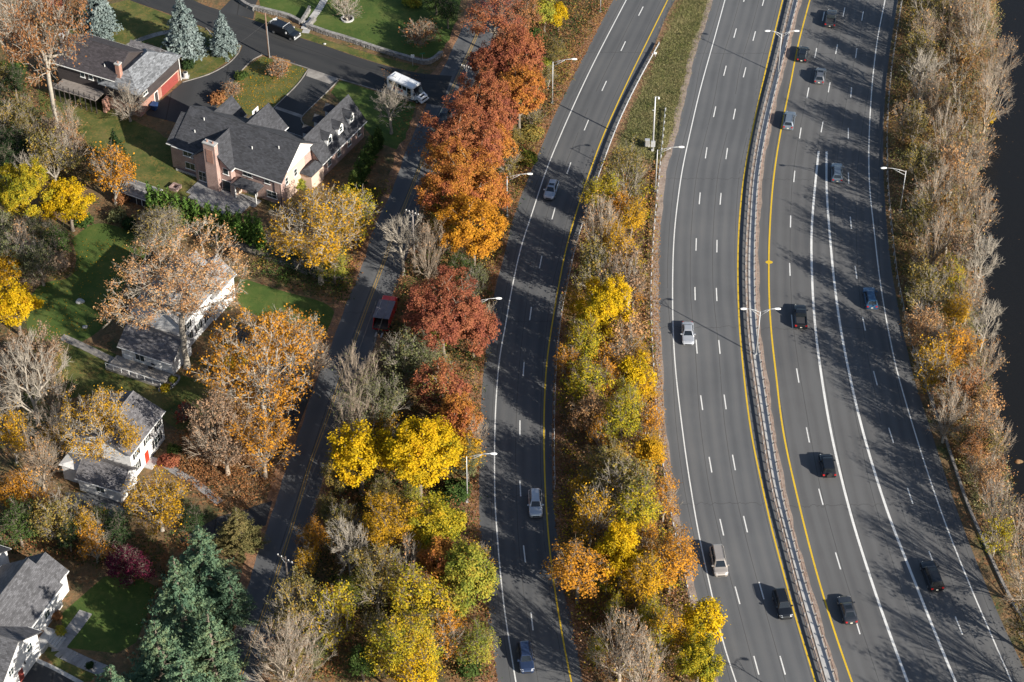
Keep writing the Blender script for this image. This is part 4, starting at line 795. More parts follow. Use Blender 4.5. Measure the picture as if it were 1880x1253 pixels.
filler([(1090, 400), (1180, 400), (1180, 640), (1200, 860), (1235, 1020), (1285, 1260), (1100, 1260), (1055, 1080), (1040, 860), (1040, 660), (1060, 520)], 30, [('loose', 'gold'), ('thin', 'yellow_green'), ('thin', 'gold'), ('thin', 'orange'), ('loose', 'yellow_green')], 22, 34, 'in the median wood', 'slender trees in the wooded median', 8, 1.35)
filler([(1668, 0), (1800, 0), (1790, 300), (1770, 560), (1800, 760), (1830, 960), (1810, 980), (1730, 760), (1680, 620), (1655, 420), (1650, 200)], 14, [('thin', 'olive'), ('bare', 'tan'), ('bare', 'tan')], 18, 28, 'between the guard rail and the river', 'slender trees on the river bank', 9, 1.4, 3.0)
filler([(470, 640), (560, 640), (580, 690), (530, 800), (500, 880), (400, 880), (380, 820), (450, 740)], 6, [('thin', 'orange'), ('bare', 'tan'), ('thin', 'pinkbrown')], 28, 44, 'round the big orange oak', 'slender trees in the gardens', 10, 1.2)
filler([(0, 240), (120, 250), (170, 340), (0, 350)], 5, [('thin', 'olive'), ('bare', 'tan'), ('loose', 'darkgreen')], 26, 36, 'in the thicket above the yellow maples', 'slender trees in the gardens', 12, 1.1)
filler([(0, 740), (120, 760), (100, 900), (0, 900)], 5, [('thin', 'pinkbrown'), ('bare', 'tan'), ('thin', 'gold')], 28, 42, 'below the huge bare tree at the left', 'slender trees in the gardens', 13, 1.2)
filler([(0, 170), (60, 165), (60, 250), (0, 250)], 4, [('loose', 'darkgreen'), ('thin', 'olive')], 24, 32, 'at the left edge above the thicket', 'slender trees in the gardens', 31, 1.1, 2.5)
filler([(0, 440), (110, 460), (110, 530), (60, 540), (0, 530)], 5, [('loose', 'green'), ('thin', 'greygreen'), ('bare', 'tan')], 24, 34, 'round the leafless bushes', 'slender trees in the gardens', 32, 1.1, 3.0)
filler([(0, 660), (110, 700), (60, 760), (0, 760)], 4, [('loose', 'olive'), ('thin', 'pinkbrown')], 28, 38, 'beside the huge bare tree', 'slender trees in the gardens', 33, 1.2, 3.0)
filler([(30, 940), (120, 960), (300, 1000), (400, 960), (400, 1010), (250, 1060), (60, 1010)], 7, [('loose', 'darkgreen'), ('thin', 'orange'), ('loose', 'green')], 24, 34, 'behind the bottom left house', 'slender trees in the gardens', 34, 1.1, 3.0)
# low growth under the trees: nobody could count it
def cover(name, poly, n, pals, label, hmin, hmax, seed, per=16, size=(0.125, 0.08)):
    rng = np.random.default_rng(seed); P = [(W(x, y).x, W(x, y).y) for x, y in poly]; xs = [p[0] for p in P]; ys = [p[1] for p in P]; groups = {p: [] for p in pals}; c = 0
    while c < n:
        x, y = rng.uniform(min(xs), max(xs)), rng.uniform(min(ys), max(ys))
        if not inpoly(x, y, P) or any(inpoly(x, y, r_) for r_ in ROADS): continue
        c += 1; groups[pals[int((math.sin(x * 0.21 + seed) + math.cos(y * 0.17 + seed * 2) + 2 + rng.normal(0, 0.7)) / 4 * len(pals)) % len(pals)]].append((x, y))
    for pal, g in groups.items():
        if not g: continue
        g = np.array(g); ids = np.repeat(np.arange(len(g)), per); h = rng.uniform(hmin, hmax, len(g)); L = np.zeros((len(ids), 3)); L[:, :2] = g[ids] + rng.normal(0, 0.5, (len(ids), 2)); L[:, 2] = np.abs(rng.normal(0.35, 0.3, len(ids))) * h[ids] + 0.05
        lv = leaves(L, rng, *size); o = link(name, npmesh(name, lv[0], lv[1], var=var_for(rng.random(len(g))[ids], rng, len(ids))), 'leaf_' + pal, kind='stuff'); tag(o, label.format(pal={'mixed': 'mixed brown', 'rustmix': 'rust-coloured', 'darkgreen': 'dark green', 'greygreen': 'grey-green', 'pinkbrown': 'pinkish brown', 'yellow_green': 'yellow-green'}.get(pal, pal)), 'undergrowth')
cover('undergrowth', [(1120, 0), (1010, 215), (950, 370), (905, 520), (885, 700), (872, 850), (876, 1000), (905, 1250), (490, 1253), (560, 1010), (700, 640), (770, 420), (850, 220), (930, 60), (965, -20)], 6500, ['mixed', 'green', 'rustmix', 'olive', 'darkgreen'], 'low {pal} undergrowth between the local road and the slip road', 0.5, 3.6, 1, 16)
cover('undergrowth', [(1110, 300), (1205, 300), (1200, 420), (1196, 600), (1212, 800), (1235, 950), (1262, 1080), (1300, 1253), (1075, 1253), (1040, 1080), (1022, 900), (1022, 700), (1035, 560), (1065, 440)], 3600, ['mixed', 'yellow_green', 'rustmix', 'pinkbrown', 'olive'], 'low {pal} undergrowth in the wooded median', 0.4, 2.8, 2, 16)
cover('undergrowth', [(1665, -20), (1838, -20), (1825, 180), (1795, 330), (1795, 560), (1815, 720), (1850, 880), (1900, 1060), (1970, 1253), (1910, 1253), (1840, 1040), (1770, 880), (1700, 700), (1655, 560), (1636, 400), (1632, 250), (1645, 100)], 4500, ['mixed', 'olive', 'straw', 'pinkbrown', 'greygreen'], 'low {pal} undergrowth along the river bank', 0.5, 3.0, 3, 16)
cover('undergrowth', [(0, 230), (140, 230), (190, 300), (180, 340), (0, 330)], 500, ['darkgreen', 'olive', 'mixed'], 'low {pal} undergrowth in the thicket left of the shed', 0.6, 2.2, 4)
cover('undergrowth', [(0, 420), (130, 430), (140, 500), (40, 530), (0, 530)], 220, ['olive', 'pinkbrown'], 'low {pal} undergrowth round the leafless bushes', 0.3, 1.0, 5)
cover('undergrowth', [(0, 870), (110, 930), (200, 1000), (330, 980), (400, 1000), (440, 1100), (410, 1253), (250, 1253), (280, 1080), (180, 1040), (0, 1010)], 700, ['darkgreen', 'rustmix', 'green'], 'low {pal} undergrowth round the big pines', 0.4, 1.6, 6)
cover('undergrowth', [(330, 790), (520, 760), (500, 900), (440, 950), (330, 900)], 420, ['rustmix', 'pinkbrown', 'crimson'], 'low {pal} undergrowth below the orange oak', 0.3, 1.2, 7)
cover('undergrowth', [(440, 500), (640, 560), (660, 510), (560, 470), (480, 450)], 300, ['darkgreen', 'olive', 'green'], 'low {pal} undergrowth along the gravel lane', 0.3, 1.2, 8)
cover('undergrowth', [(640, 350), (720, 330), (690, 400), (660, 480), (640, 540), (600, 520)], 260, ['rustmix', 'lime', 'mixed'], 'low {pal} undergrowth beside the local road verge', 0.2, 0.9, 9)
cover('undergrowth', [(0, 150), (70, 140), (110, 170), (70, 240), (0, 240)], 160, ['green', 'rustmix'], 'low {pal} undergrowth at the left edge', 0.3, 1.5, 10)
cover('tall_grass', [(1242, 0), (1303, 0), (1286, 51), (1262, 120), (1250, 180), (1232, 250), (1208, 300), (1120, 300), (1137, 250), (1187, 140), (1212, 80)], 5000, ['straw', 'straw', 'greygreen', 'straw'], 'rough {pal} grass on the strip between slip road and highway', 0.1, 0.4, 21, 10, size=(0.12, 0.03))
# fallen leaves lying on the ground
def litter(poly, n, pal, label, seed, size=0.13):
    rng = np.random.default_rng(seed); P = [(W(x, y).x, W(x, y).y) for x, y in poly]; xs = [p[0] for p in P]; ys = [p[1] for p in P]; g = []
    while len(g) < n:
        x, y = rng.uniform(min(xs), max(xs)), rng.uniform(min(ys), max(ys))
        if inpoly(x, y, P): g.append((x, y, 0.055 + rng.random() * 0.05))
    lv = leaves(np.array(g), rng, size, size * 0.7, np.array([[0, 0, 3.0]])); o = link('fallen_leaves', npmesh('fallen_leaves', lv[0], lv[1], var=rng.random(n)), 'leaf_' + pal, kind='stuff'); tag(o, label, 'leaves')
litter([(1126, 0), (1085, 0), (960, 260), (905, 480), (868, 760), (860, 960), (885, 1253), (914, 1253), (880, 950), (884, 700), (912, 515), (952, 371), (1016, 217)], 6000, 'rustmix', 'rust-coloured fallen leaves along the slip road edge', 41)
litter([(1015, 760), (1120, 760), (1130, 900), (1120, 1253), (1070, 1253), (1030, 1069), (1015, 914)], 5000, 'rustmix', 'rust-coloured fallen leaves under the median trees', 42)
litter([(1200, 400), (1212, 400), (1212, 600), (1222, 800), (1250, 950), (1235, 950), (1200, 760), (1194, 560)], 1500, 'tan', 'tan fallen leaves blown against the highway shoulder', 43)
litter([(500, 104), (532, 112), (536, 122), (515, 118)], 350, 'tan', 'pile of raked tan leaves at the street edge below the utility pole', 44, 0.16)
litter([(440, 133), (482, 104), (566, 128), (492, 208), (400, 192)], 900, 'gold', 'yellow leaves scattered on the lawn between the driveways', 45, 0.10)
litter([(130, 440), (262, 440), (190, 600), (60, 640), (60, 560)], 500, 'gold', 'yellow leaves scattered on the left garden lawn', 46, 0.10)
litter([(330, 790), (500, 780), (470, 900), (330, 870)], 2500, 'rustmix', 'red-brown leaves on the ground right of the red-door house', 47)
litter([(700, 125), (770, 140), (800, 250), (750, 290), (720, 230)], 700, 'rustmix', 'fallen leaves at the corner of the road junction', 48)
rng_ = np.random.default_rng(77); g_ = []
for _ in range(260): q = bank[rng_.integers(2, 48)]; g_.append((q.x + rng_.uniform(1, 26), q.y + rng_.uniform(-4, 4), -1.585))
lv = leaves(np.array(g_), rng_, 0.09, 0.06, np.array([[0, 0, 9.0]])); tag(link('floating_leaves', npmesh('floating_leaves', lv[0], lv[1], var=rng_.random(len(g_))), 'leaf_tan', kind='stuff'), 'pale leaves drifting on the dark river', 'leaves')
print('TREES IN ROADS', [b for b in BAD])
# ------------------------------------------------------------------ guard rails, lamps, poles
post_me = MB().box(-0.06, 0.06, -0.075, 0.075, 0, 0.72).mesh('post')
def guard_rail(px, label, m='rail_steel', side=1, zt=0.74, a=0, b=0, n=90, pts=None, pm='galvanised', step=1.905):
    P = pts or path(px, n, a=a, b=b, sm=6); t = thing('guard_rail', label, 'guard rail', (P[0].x, P[0].y, 0.02)); o = P[0]
    prof = [(0.10, 0.0), (0.16, 0.05), (0.16, 0.09), (0.10, 0.14), (0.10, 0.17), (0.16, 0.22), (0.16, 0.26), (0.10, 0.31)]; back = [(0.085, 0.31), (0.085, 0.0)]; pr = prof + back
    Q = [q for q, _ in resample(P, 2.0)] if len(P) < 200 else P; mb = MB(); rings = []
    for i, p in enumerate(Q):
        d = (Q[min(i + 1, len(Q) - 1)] - Q[max(i - 1, 0)]).normalized(); nrm = Vector((-d.y, d.x, 0)) * side; rings.append([p - o + nrm * x + Vector((0, 0, zt - 0.31 + z)) for x, z in pr])
    for r0, r1 in zip(rings, rings[1:]):
        for j in range(len(pr)): k = (j + 1) % len(pr); mb.poly([r0[j], r0[k], r1[k], r1[j]])
    mb.poly(rings[0]); mb.poly(rings[-1][::-1]); mb.build('rail', m, t)
    for p, d in resample(P, step): link('post', post_me, pm, t, p - o, math.atan2(d.y, d.x))
    return t
guard_rail(None, 'guard rail of the median facing the oncoming middle lanes', pts=path(RAIL_A, 90, a=20, b=12, sm=6), side=1 if sgnL > 0 else -1, m='rail_steel', pm='rail_steel', zt=0.58)
guard_rail(None, 'guard rail of the median facing the right-hand carriageway', pts=path(RAIL_B, 90, a=20, b=12, sm=6), side=-1 if sgnL > 0 else 1, m='rusty', pm='rail_steel', zt=0.60)
guard_rail([(1209, 84), (1178, 140), (1153, 189), (1127, 247), (1101, 318), (1085, 364), (1070, 410), (1057, 450), (1046, 500), (1040, 530), (1031, 571), (1024, 628), (1019, 697), (1017, 753), (1016, 825), (1018, 914)], 'long guard rail along the right edge of the slip road', m='galvanised', side=1)
guard_rail([(1222, 205), (1217, 260), (1210, 330), (1203, 400), (1198, 470), (1195, 540), (1196, 600), (1200, 670), (1204, 740), (1212, 820), (1222, 890), (1234, 960), (1250, 1030), (1264, 1090), (1285, 1170), (1305, 1240)], 'guard rail along the left shoulder of the middle carriageway', m='galvanised', side=-1)
guard_rail([(1657, -10), (1644, 72), (1634, 144), (1628, 230), (1628, 316), (1629, 345), (1637, 435), (1646, 512), (1654, 552), (1665, 607), (1676, 650), (1688, 690)], 'guard rail along the river side of the right-hand carriageway', m='rail_steel', side=1)
def bar(mb, a, b, r0, r1=None, k=6): mb.tube([a, b], [r0, r1 if r1 is not None else r0], k)
def lamp(px, py, h, arms, label, arm=3.0, rotz=0.0, thick=0.10):
    """cobra-head street lamp; px, py: foot of the pole; arms: directions along world x"""
    p = W(px, py); t = thing('street_lamp', label, 'street lamp', (p.x, p.y, 0.02), rotz)
    MB().tube([(0, 0, 0.25), (0, 0, h)], [thick, thick * 0.6], 8).build('pole', 'lamp_alu', t, True)
    MB().box(-0.2, 0.2, -0.2, 0.2, 0, 0.28).build('base', 'galvanised', t)
    for s in arms:
        mb = MB(); pts = [(0, 0, h - 0.2), (s * arm * 0.35, 0, h + 0.22), (s * arm * 0.7, 0, h + 0.48), (s * arm, 0, h + 0.55)]; mb.tube(pts, 0.042, 6)
        mb.tube([(0, 0, h - 0.9), (s * arm * 0.32, 0, h - 0.28), (s * arm * 0.62, 0, h + 0.32)], 0.035, 6); bar(mb, (s * arm * 0.3, 0, h - 0.3), (s * arm * 0.33, 0, h + 0.2), 0.025); mb.build('arm', 'lamp_alu', t, True)
        hd = MB(); rings = []
        for x, w, z0, z1 in ((-0.1, 0.07, 0.50, 0.62), (0.12, 0.15, 0.46, 0.66), (0.45, 0.19, 0.44, 0.67), (0.72, 0.17, 0.46, 0.62), (0.86, 0.06, 0.50, 0.58)): rings.append([(s * (arm + x), y * w, h + z) for y, z in ((-1, z0 + 0.04), (-0.6, z1), (0.6, z1), (1, z0 + 0.04), (0.7, z0), (-0.7, z0))])
        for a, b in zip(rings, rings[1:]):
            for j in range(6): hd.poly([a[j], a[(j + 1) % 6], b[(j + 1) % 6], b[j]] if s > 0 else [b[j], b[(j + 1) % 6], a[(j + 1) % 6], a[j]])
        hd.poly(rings[0]); hd.poly(rings[-1]); hd.build('lamp_head', 'white_trim', t)
    return t
lamp(1014, 191, 8.6, (1,), 'single-arm street lamp beside the slip road, upper one next to red oaks', 3.2)
lamp(931, 398, 8.0, (1,), 'single-arm street lamp beside the slip road, at the orange oak', 3.2)
lamp(858, 922, 8.8, (1,), 'single-arm street lamp beside the slip road, at the yellow maples', 3.3)
lamp(872, 628, 8.0, (1,), 'single-arm street lamp rising behind the russet oak', 3.2)
lamp(1102, 22, 8.6, (1,), 'street lamp beside the slip road, cut by the top edge', 3.2)
lamp(1203, 352, 8.4, (1,), 'single-arm street lamp in the median beside the guard rail', 3.4)
lamp(1652, 389, 8.2, (-1,), 'single-arm street lamp on the river side of the highway', 3.2)
lamp(1428, 136, 8.3, (-1, 1), 'twin-arm street lamp on the highway median near the top', 2.1)
lamp(1388, 652, 8.5, (-1, 1), 'twin-arm street lamp on the highway median, in the middle of the photo', 2.1)
lamp(1562, 1356, 8.5, (-1, 1), 'twin-arm street lamp on the highway median beyond the bottom edge', 2.1)
p = W(1198, 278); t = thing('camera_mast', 'tall grey camera mast on the grass between the slip road and highway', 'camera mast', (p.x, p.y, 0))
MB().tube([(0, 0, 0), (0, 0, 11.0)], [0.17, 0.10], 8).build('pole', 'galvanised', t, True); MB().box(-0.22, 0.22, -0.22, 0.22, 0, 0.5).build('base', 'concrete', t)
MB().box(-0.35, 0.35, -0.5, -0.2, 1.2, 2.3).build('control_cabinet', 'galvanised', t); mb = MB(); bar(mb, (0, 0, 10.9), (0.55, 0, 11.0), 0.04); mb.build('arm', 'galvanised', t); mb = MB(); mb.tube([(0.55, 0, 10.6), (0.55, 0, 10.95)], [0.16, 0.10], 8); mb.build('camera', 'white_trim', t)
mb = MB(); bar(mb, (-0.35, 0, 8.3), (0.1, 0, 8.3), 0.05); mb.build('antenna', 'white_trim', t)
p = W(1188, 268); t = thing('control_box', 'grey roadside cabinet beside the camera mast', 'cabinet', (p.x, p.y, 0)); MB().box(-0.4, 0.4, -0.3, 0.3, 0.15, 1.3).build('housing', 'galvanised', t); MB().box(-0.5, 0.5, -0.4, 0.4, 0, 0.16).build('plinth', 'concrete', t); MB().box(-0.37, 0.37, -0.315, -0.302, 0.25, 1.22).build('door', 'rail_steel', t)
p = W(1203, 105); t = thing('marker_post', 'short white delineator post beside the slip road rail end', 'post', (p.x, p.y, 0)); MB().tube([(0, 0, 0), (0, 0, 0.9)], 0.05, 6).build('stake', 'galvanised', t); MB().box(-0.22, 0.22, -0.03, 0.03, 0.6, 1.0).build('reflector', 'white_trim', t)
# utility poles with crossarms
def upole(px, py, h, label, cross=(), lamparm=0, rz=0.0, wood='wood_pole', low_white=False):
    p = W(px, py); t = thing('utility_pole', label, 'utility pole', (p.x, p.y, 0), rz); MB().tube([(0, 0, 0), (0, 0, h)], [0.17, 0.11], 8).build('pole', wood, t, True)
    for z, w in cross:
        c = MB().box(-w, w, -0.14, -0.04, z - 0.07, z + 0.07).build('crossarm', 'wood_grey', t)
        mi = MB().tube([(0, 0, 0), (0, 0, 0.16), (0, 0, 0.2)], [0.05, 0.07, 0.03], 6).mesh('insulator')
        for x in (-w + 0.12, -w * 0.45, w * 0.45, w - 0.12): link('insulator', mi, 'white_trim', c, (x, -0.09, z + 0.07))
        mb = MB(); bar(mb, (-w * 0.55, -0.09, z - 0.05), (0, -0.12, z - 0.75), 0.02); bar(mb, (w * 0.55, -0.09, z - 0.05), (0, -0.12, z - 0.75), 0.02); mb.build('brace', 'galvanised', c)
    if lamparm:
        mb = MB(); mb.tube([(0, 0, h - 2.6), (lamparm * 0.5, -0.2, h - 1.6), (lamparm, -0.4, h - 1.1)], 0.05, 6); mb.build('lamp_arm', 'lamp_alu', t, True)
        mb = MB(); mb.box(lamparm - 0.1, lamparm + 0.55, -0.55, -0.25, h - 1.18, h - 1.02); mb.build('lamp_head', 'white_trim', t)
        mb = MB(); mb.tube([(0.14, -0.12, 0), (0.12, -0.12, h - 2.7)], 0.05, 6); mb.build('conduit', 'lamp_alu', t)
    return t
upole(494, 106, 9.3, 'leaning brown utility pole with street lamp arm beside the side street', lamparm=1.4)
upole(531, 1094, 7.6, 'wooden utility pole with a pale crossarm beside the local road', cross=((7.2, 1.3),), rz=R(-35), wood='dark_bark')
upole(762, 508, 13.0, 'tall utility pole behind the pale bare tree beside the local road', cross=((12.6, 1.2),), rz=R(-30), wood='wood_grey')
upole(858, 205, 9.5, 'utility pole with transformer frame at the road junction', cross=((9.1, 1.0),), rz=R(-30), wood='wood_grey')
def wire(a, b, sag, label, r_=0.018):
    P = []
    for i in range(17): f = i / 16; q = a.lerp(b, f); P.append(q - Vector((0, 0, sag * 4 * f * (1 - f)))); 
    o = MB().tube([q - a for q in P], r_, 4).build('overhead_wire', 'dark_metal'); o.location = a; tag(o, label, 'wire', 'overhead wires')
def top(px, py, h, dx=0.0): q = W(px, py); return Vector((q.x + dx, q.y, h))
for k, dx in enumerate((-0.9, 0.9)):
    wire(top(531, 1094, 7.35, dx), top(762, 508, 12.75, dx), 1.6, ['left', 'right'][k] + ' overhead wire along the local road, lower span'); wire(top(762, 508, 12.75, dx), top(858, 205, 9.25, dx), 1.0, ['left', 'right'][k] + ' overhead wire along the local road, upper span')
wire(top(494, 106, 7.5), top(858, 205, 8.2), 1.1, 'overhead wire along the side street'); wire(top(494, 106, 7.3), W(318, 150, 5.5), 0.9, 'service wire from the street pole to the brown house')
def sign(px, py, h, w, hh, m, label, name='street_sign', rz=0.0, cat='sign'):
    p = W(px, py); t = thing(name, label, cat, (p.x, p.y, 0), rz); MB().tube([(0, 0, 0), (0, 0, h)], 0.035, 6).build('post', 'galvanised', t); MB().box(-w, w, -0.05, -0.03, h - hh, h + 0.05).build('panel', m, t)
plain('sign_green', (0.02, 0.16, 0.07), 0.5); plain('sign_red', (0.45, 0.03, 0.03), 0.5)
sign(758, 122, 2.4, 0.3, 0.6, 'white_trim', 'small white sign on a post at the junction'); sign(776, 118, 2.3, 0.45, 0.18, 'sign_green', 'green street-name sign at the stone wall corner', rz=R(10))

# ------------------------------------------------------------------ vehicles
plain('tyre', (0.02, 0.02, 0.021), 0.85); plain('rim', (0.45, 0.46, 0.47), 0.35, 0.7)
m, nt, out = newmat('car_glass'); b = N(nt, 'ShaderNodeBsdfPrincipled'); b.inputs['Base Color'].default_value = (0.012, 0.016, 0.02, 1); b.inputs['Roughness'].default_value = 0.06; b.inputs['Coat Weight'].default_value = 0.5; nt.links.new(b.outputs[0], out.inputs[0])
def paint(name, c, metal=0.35): plain(name, c, 0.32, metal, 0.05, 0.8, coat=0.8)
for nm, c, mt in [('car_silver', (0.42, 0.46, 0.52), 0.5), ('car_silver2', (0.55, 0.57, 0.60), 0.5), ('car_grey', (0.17, 0.18, 0.20), 0.5), ('car_dark', (0.045, 0.05, 0.06), 0.4), ('car_black', (0.010, 0.012, 0.016), 0.2), ('car_blue', (0.035, 0.10, 0.20), 0.4), ('car_navy', (0.03, 0.05, 0.11), 0.4), ('car_beige', (0.50, 0.45, 0.40), 0.5), ('car_red', (0.62, 0.012, 0.025), 0.0), ('car_white', (0.78, 0.79, 0.80), 0.0), ('car_bluegrey', (0.13, 0.17, 0.22), 0.5), ('car_steel', (0.22, 0.26, 0.31), 0.5)]: paint(nm, c, mt)
plain('lens_red', (0.42, 0.02, 0.02), 0.25); plain('lens_clear', (0.75, 0.77, 0.80), 0.15, 0.2); plain('black_trim', (0.018, 0.018, 0.02), 0.6); plain('plate', (0.75, 0.72, 0.6), 0.5); plain('bed_liner', (0.03, 0.03, 0.033), 0.8)
WH = MB().tube([(0, -0.115, 0), (0, -0.10, 0), (0, 0.10, 0), (0, 0.115, 0)], [0.28, 0.335, 0.335, 0.28], 16).mesh('tyre'); RM = MB().tube([(0, -0.125, 0), (0, 0.125, 0)], [0.20, 0.20], 12).mesh('rim')
# length, width, height, belt height, hood height, x positions: cowl, roof front, roof rear, tail glass foot (front is +x), deck height
KIND = {'sedan': (4.75, 1.84, 1.46, 0.98, 0.86, 0.95, 0.30, -1.05, -1.75, 1.00), 'suv': (4.75, 1.88, 1.72, 1.10, 1.02, 1.05, 0.50, -1.95, -2.25, 1.08), 'minivan': (5.05, 1.95, 1.76, 1.08, 0.98, 1.45, 0.80, -2.15, -2.42, 1.05), 'crossover': (4.40, 1.82, 1.62, 1.04, 0.96, 0.98, 0.45, -1.65, -2.08, 1.02), 'bigsuv': (5.15, 2.0, 1.88, 1.20, 1.12, 1.15, 0.65, -2.20, -2.45, 1.15), 'jeep': (4.3, 1.86, 1.84, 1.16, 1.10, 0.62, 0.45, -1.80, -1.86, 1.12), 'pickup': (5.6, 1.98, 1.85, 1.20, 1.12, 1.15, 0.55, -0.62, -0.85, 1.20)}
KIND['sedan_sunroof'] = KIND['sedan']; CAR = {}
def carparts(kind):
    if kind in CAR: return CAR[kind]
    L, Wd, H, belt, hood, xc, xr0, xr1, xt, deck = KIND[kind]; h = Wd / 2; f, r_ = L / 2, -L / 2; box = kind in ('jeep', 'pickup'); e = 0.95 if box else 0.80
    st = [(f, h * (e - 0.02), hood * 0.62, 0.32), (f - 0.10, h * (e + 0.08), hood * 0.80, 0.24), (f - 0.35, h * 0.98, hood * 0.93, 0.22), (f - 0.8, h, hood, 0.2), (xc, h, belt - 0.02, 0.2), (0, h, belt, 0.2), (xt, h, deck, 0.2), (r_ + 0.35, h * 0.985, deck - 0.02 if kind.startswith('sedan') else deck, 0.22), (r_ + 0.08, h * (e + 0.10), deck * 0.88, 0.26), (r_, h * e, deck * 0.70, 0.36)]
    st = [s for i, s in enumerate(st) if i == 0 or s[0] < st[i - 1][0] - 1e-3]; body = MB(); rings = []
    for x, w, zt, zb in st: half = [(w * 0.88, zb), (w, zb + 0.16), (w * 1.0, zt * 0.72), (w * 0.965, zt - 0.08), (w * 0.82, zt - 0.01), (w * 0.4, zt + 0.015)]; rings.append([(x, -y, z) for y, z in half] + [(x, y, z) for y, z in half[::-1]])
    n = len(rings[0])
    for a, b in zip(rings, rings[1:]):
        for j in range(n): body.poly([a[j], a[(j + 1) % n], b[(j + 1) % n], b[j]])
    body.poly(rings[0][::-1]); body.poly(rings[-1])
    wb, wr = h * 0.90, h * (0.80 if box else 0.66); zb = belt - 0.05; zr = H - 0.06; lev = [(zb, xc, xt, wb), (zr, xr0, xr1, wr)]
    def ring(z, xa, xb, w, c): return [(xa - c, -w, z), (xa, -w + c, z), (xa, w - c, z), (xa - c, w, z), (xb + c, w, z), (xb, w - c, z), (xb, -w + c, z), (xb + c, -w, z)]
    R0 = ring(zb, xc, xt, wb, 0.10); R1 = ring(zr, xr0, xr1, wr, 0.10); R2 = ring(H, xr0 - 0.22, xr1 + 0.16, wr * 0.84, 0.08); cabin = MB()
    for a, b in ((R0, R1), (R1, R2)):
        for j in range(8): cabin.poly([a[j], a[(j + 1) % 8], b[(j + 1) % 8], b[j]])
    cabin.poly(R2)
    def pane(a, b, c, d, i0=0.06, j0=0.08, off=0.016, dark=None):
        A, B_, C_, D = [Vector(v) for v in (a, b, c, d)]
        def q(u, v): return (A.lerp(B_, u)).lerp(D.lerp(C_, u), v)
        nn = (B_ - A).cross(D - A).normalized(); mid = (A + B_ + C_ + D) / 4
        if nn.dot(mid - Vector((mid.x * 0.3 + (xc + xt) / 2 * 0.7, 0, belt))) < 0: nn = -nn
        pts = [q(i0, j0) + nn * off, q(1 - i0, j0) + nn * off, q(1 - i0, 1 - j0) + nn * off, q(i0, 1 - j0) + nn * off]
        return MB().slab(pts, 0.012) if abs(nn.z) > 0.02 else MB().poly(pts if (pts[1] - pts[0]).cross(pts[2] - pts[0]).dot(nn) > 0 else pts[::-1])
    P = [('body', body.mesh('body', True), None), ('cabin', cabin.mesh('cabin', False), None)]
    P.append(('windshield', pane(R0[1], R0[2], R1[2], R1[1], 0.03, 0.05).mesh('windshield'), 'car_glass')); P.append(('rear_window', pane(R0[5], R0[6], R1[6], R1[5], 0.05, 0.12).mesh('rear_window'), 'car_glass'))
    for s, (a, b, c, d) in ((1, (R0[3], R0[4], R1[4], R1[3])), (-1, (R0[7], R0[0], R1[0], R1[7]))):
        for u0, u1 in ((0.05, 0.48), (0.52, 0.95)):
            A, B_, C_, D = [Vector(v) for v in (a, b, c, d)]; P.append(('side_window', pane(A.lerp(B_, u0), A.lerp(B_, u1), D.lerp(C_, u1), D.lerp(C_, u0), 0.01, 0.12).mesh('side_window'), 'car_glass'))
    if kind in ('suv', 'bigsuv', 'minivan', 'crossover'):
        for s in (-1, 1): mb = MB(); mb.tube([(xr0 - 0.3, s * wr * 0.93, H - 0.02), (xr0 - 0.45, s * wr * 0.93, H + 0.04), (xr1 + 0.35, s * wr * 0.93, H + 0.04), (xr1 + 0.2, s * wr * 0.93, H - 0.02)], 0.022, 5); P.append(('roof_rail', mb.mesh('roof_rail'), 'black_trim'))
    if kind in ('crossover', 'bigsuv', 'sedan_sunroof'): P.append(('sunroof', MB().box(xr0 - 0.95, xr0 - 0.35, -0.42, 0.42, H - 0.005, H + 0.012).mesh('sunroof'), 'car_glass'))
    for s in (-1, 1):
        P.append(('headlight', MB().slab([(f - 0.34, s * h * 0.95, hood * 0.86), (f - 0.06, s * h * (e - 0.02), hood * 0.72), (f - 0.03, s * h * (e - 0.30), hood * 0.73), (f - 0.22, s * h * (e - 0.22), hood * 0.905)], 0.05).mesh('headlight'), 'lens_clear'))
        P.append(('taillight', MB().box(r_ - 0.012, r_ + 0.16, min(s * h * (e - 0.24), s * h * (e + 0.055)), max(s * h * (e - 0.24), s * h * (e + 0.055)), deck * 0.66, deck * 0.86).mesh('taillight'), 'lens_red'))
        P.append(('mirror', MB().box(xc - 0.32, xc - 0.14, min(s * h * 0.93, s * (h + 0.20)), max(s * h * 0.93, s * (h + 0.20)), belt - 0.02, belt + 0.13).mesh('mirror'), None))
        for x in (f - 0.92, r_ + 0.95): P.append(('wheel', (x, s * (h - 0.10)), 'tyre'))
    P.append(('grille', MB().box(f - 0.02, f + 0.012, -h * 0.5, h * 0.5, hood * 0.40, hood * 0.60).mesh('grille'), 'black_trim')); P.append(('licence_plate', MB().box(r_ - 0.02, r_ + 0.01, -0.16, 0.16, 0.52, 0.68).mesh('licence_plate'), 'plate'))
    if kind == 'pickup':
        P.append(('cargo_bed', MB().box(r_ + 0.14, xt - 0.06, -h * 0.80, h * 0.80, deck - 0.02, deck + 0.03).mesh('cargo_bed'), 'bed_liner'))
        rim = MB(); 
        for s in (-1, 1): rim.box(r_ + 0.05, xt, min(s * h * 0.80, s * h * 0.94), max(s * h * 0.80, s * h * 0.94), deck - 0.05, deck + 0.16)
        rim.box(r_ + 0.04, r_ + 0.14, -h * 0.94, h * 0.94, deck - 0.05, deck + 0.16); P.append(('bed_side', rim.mesh('bed_side'), None))
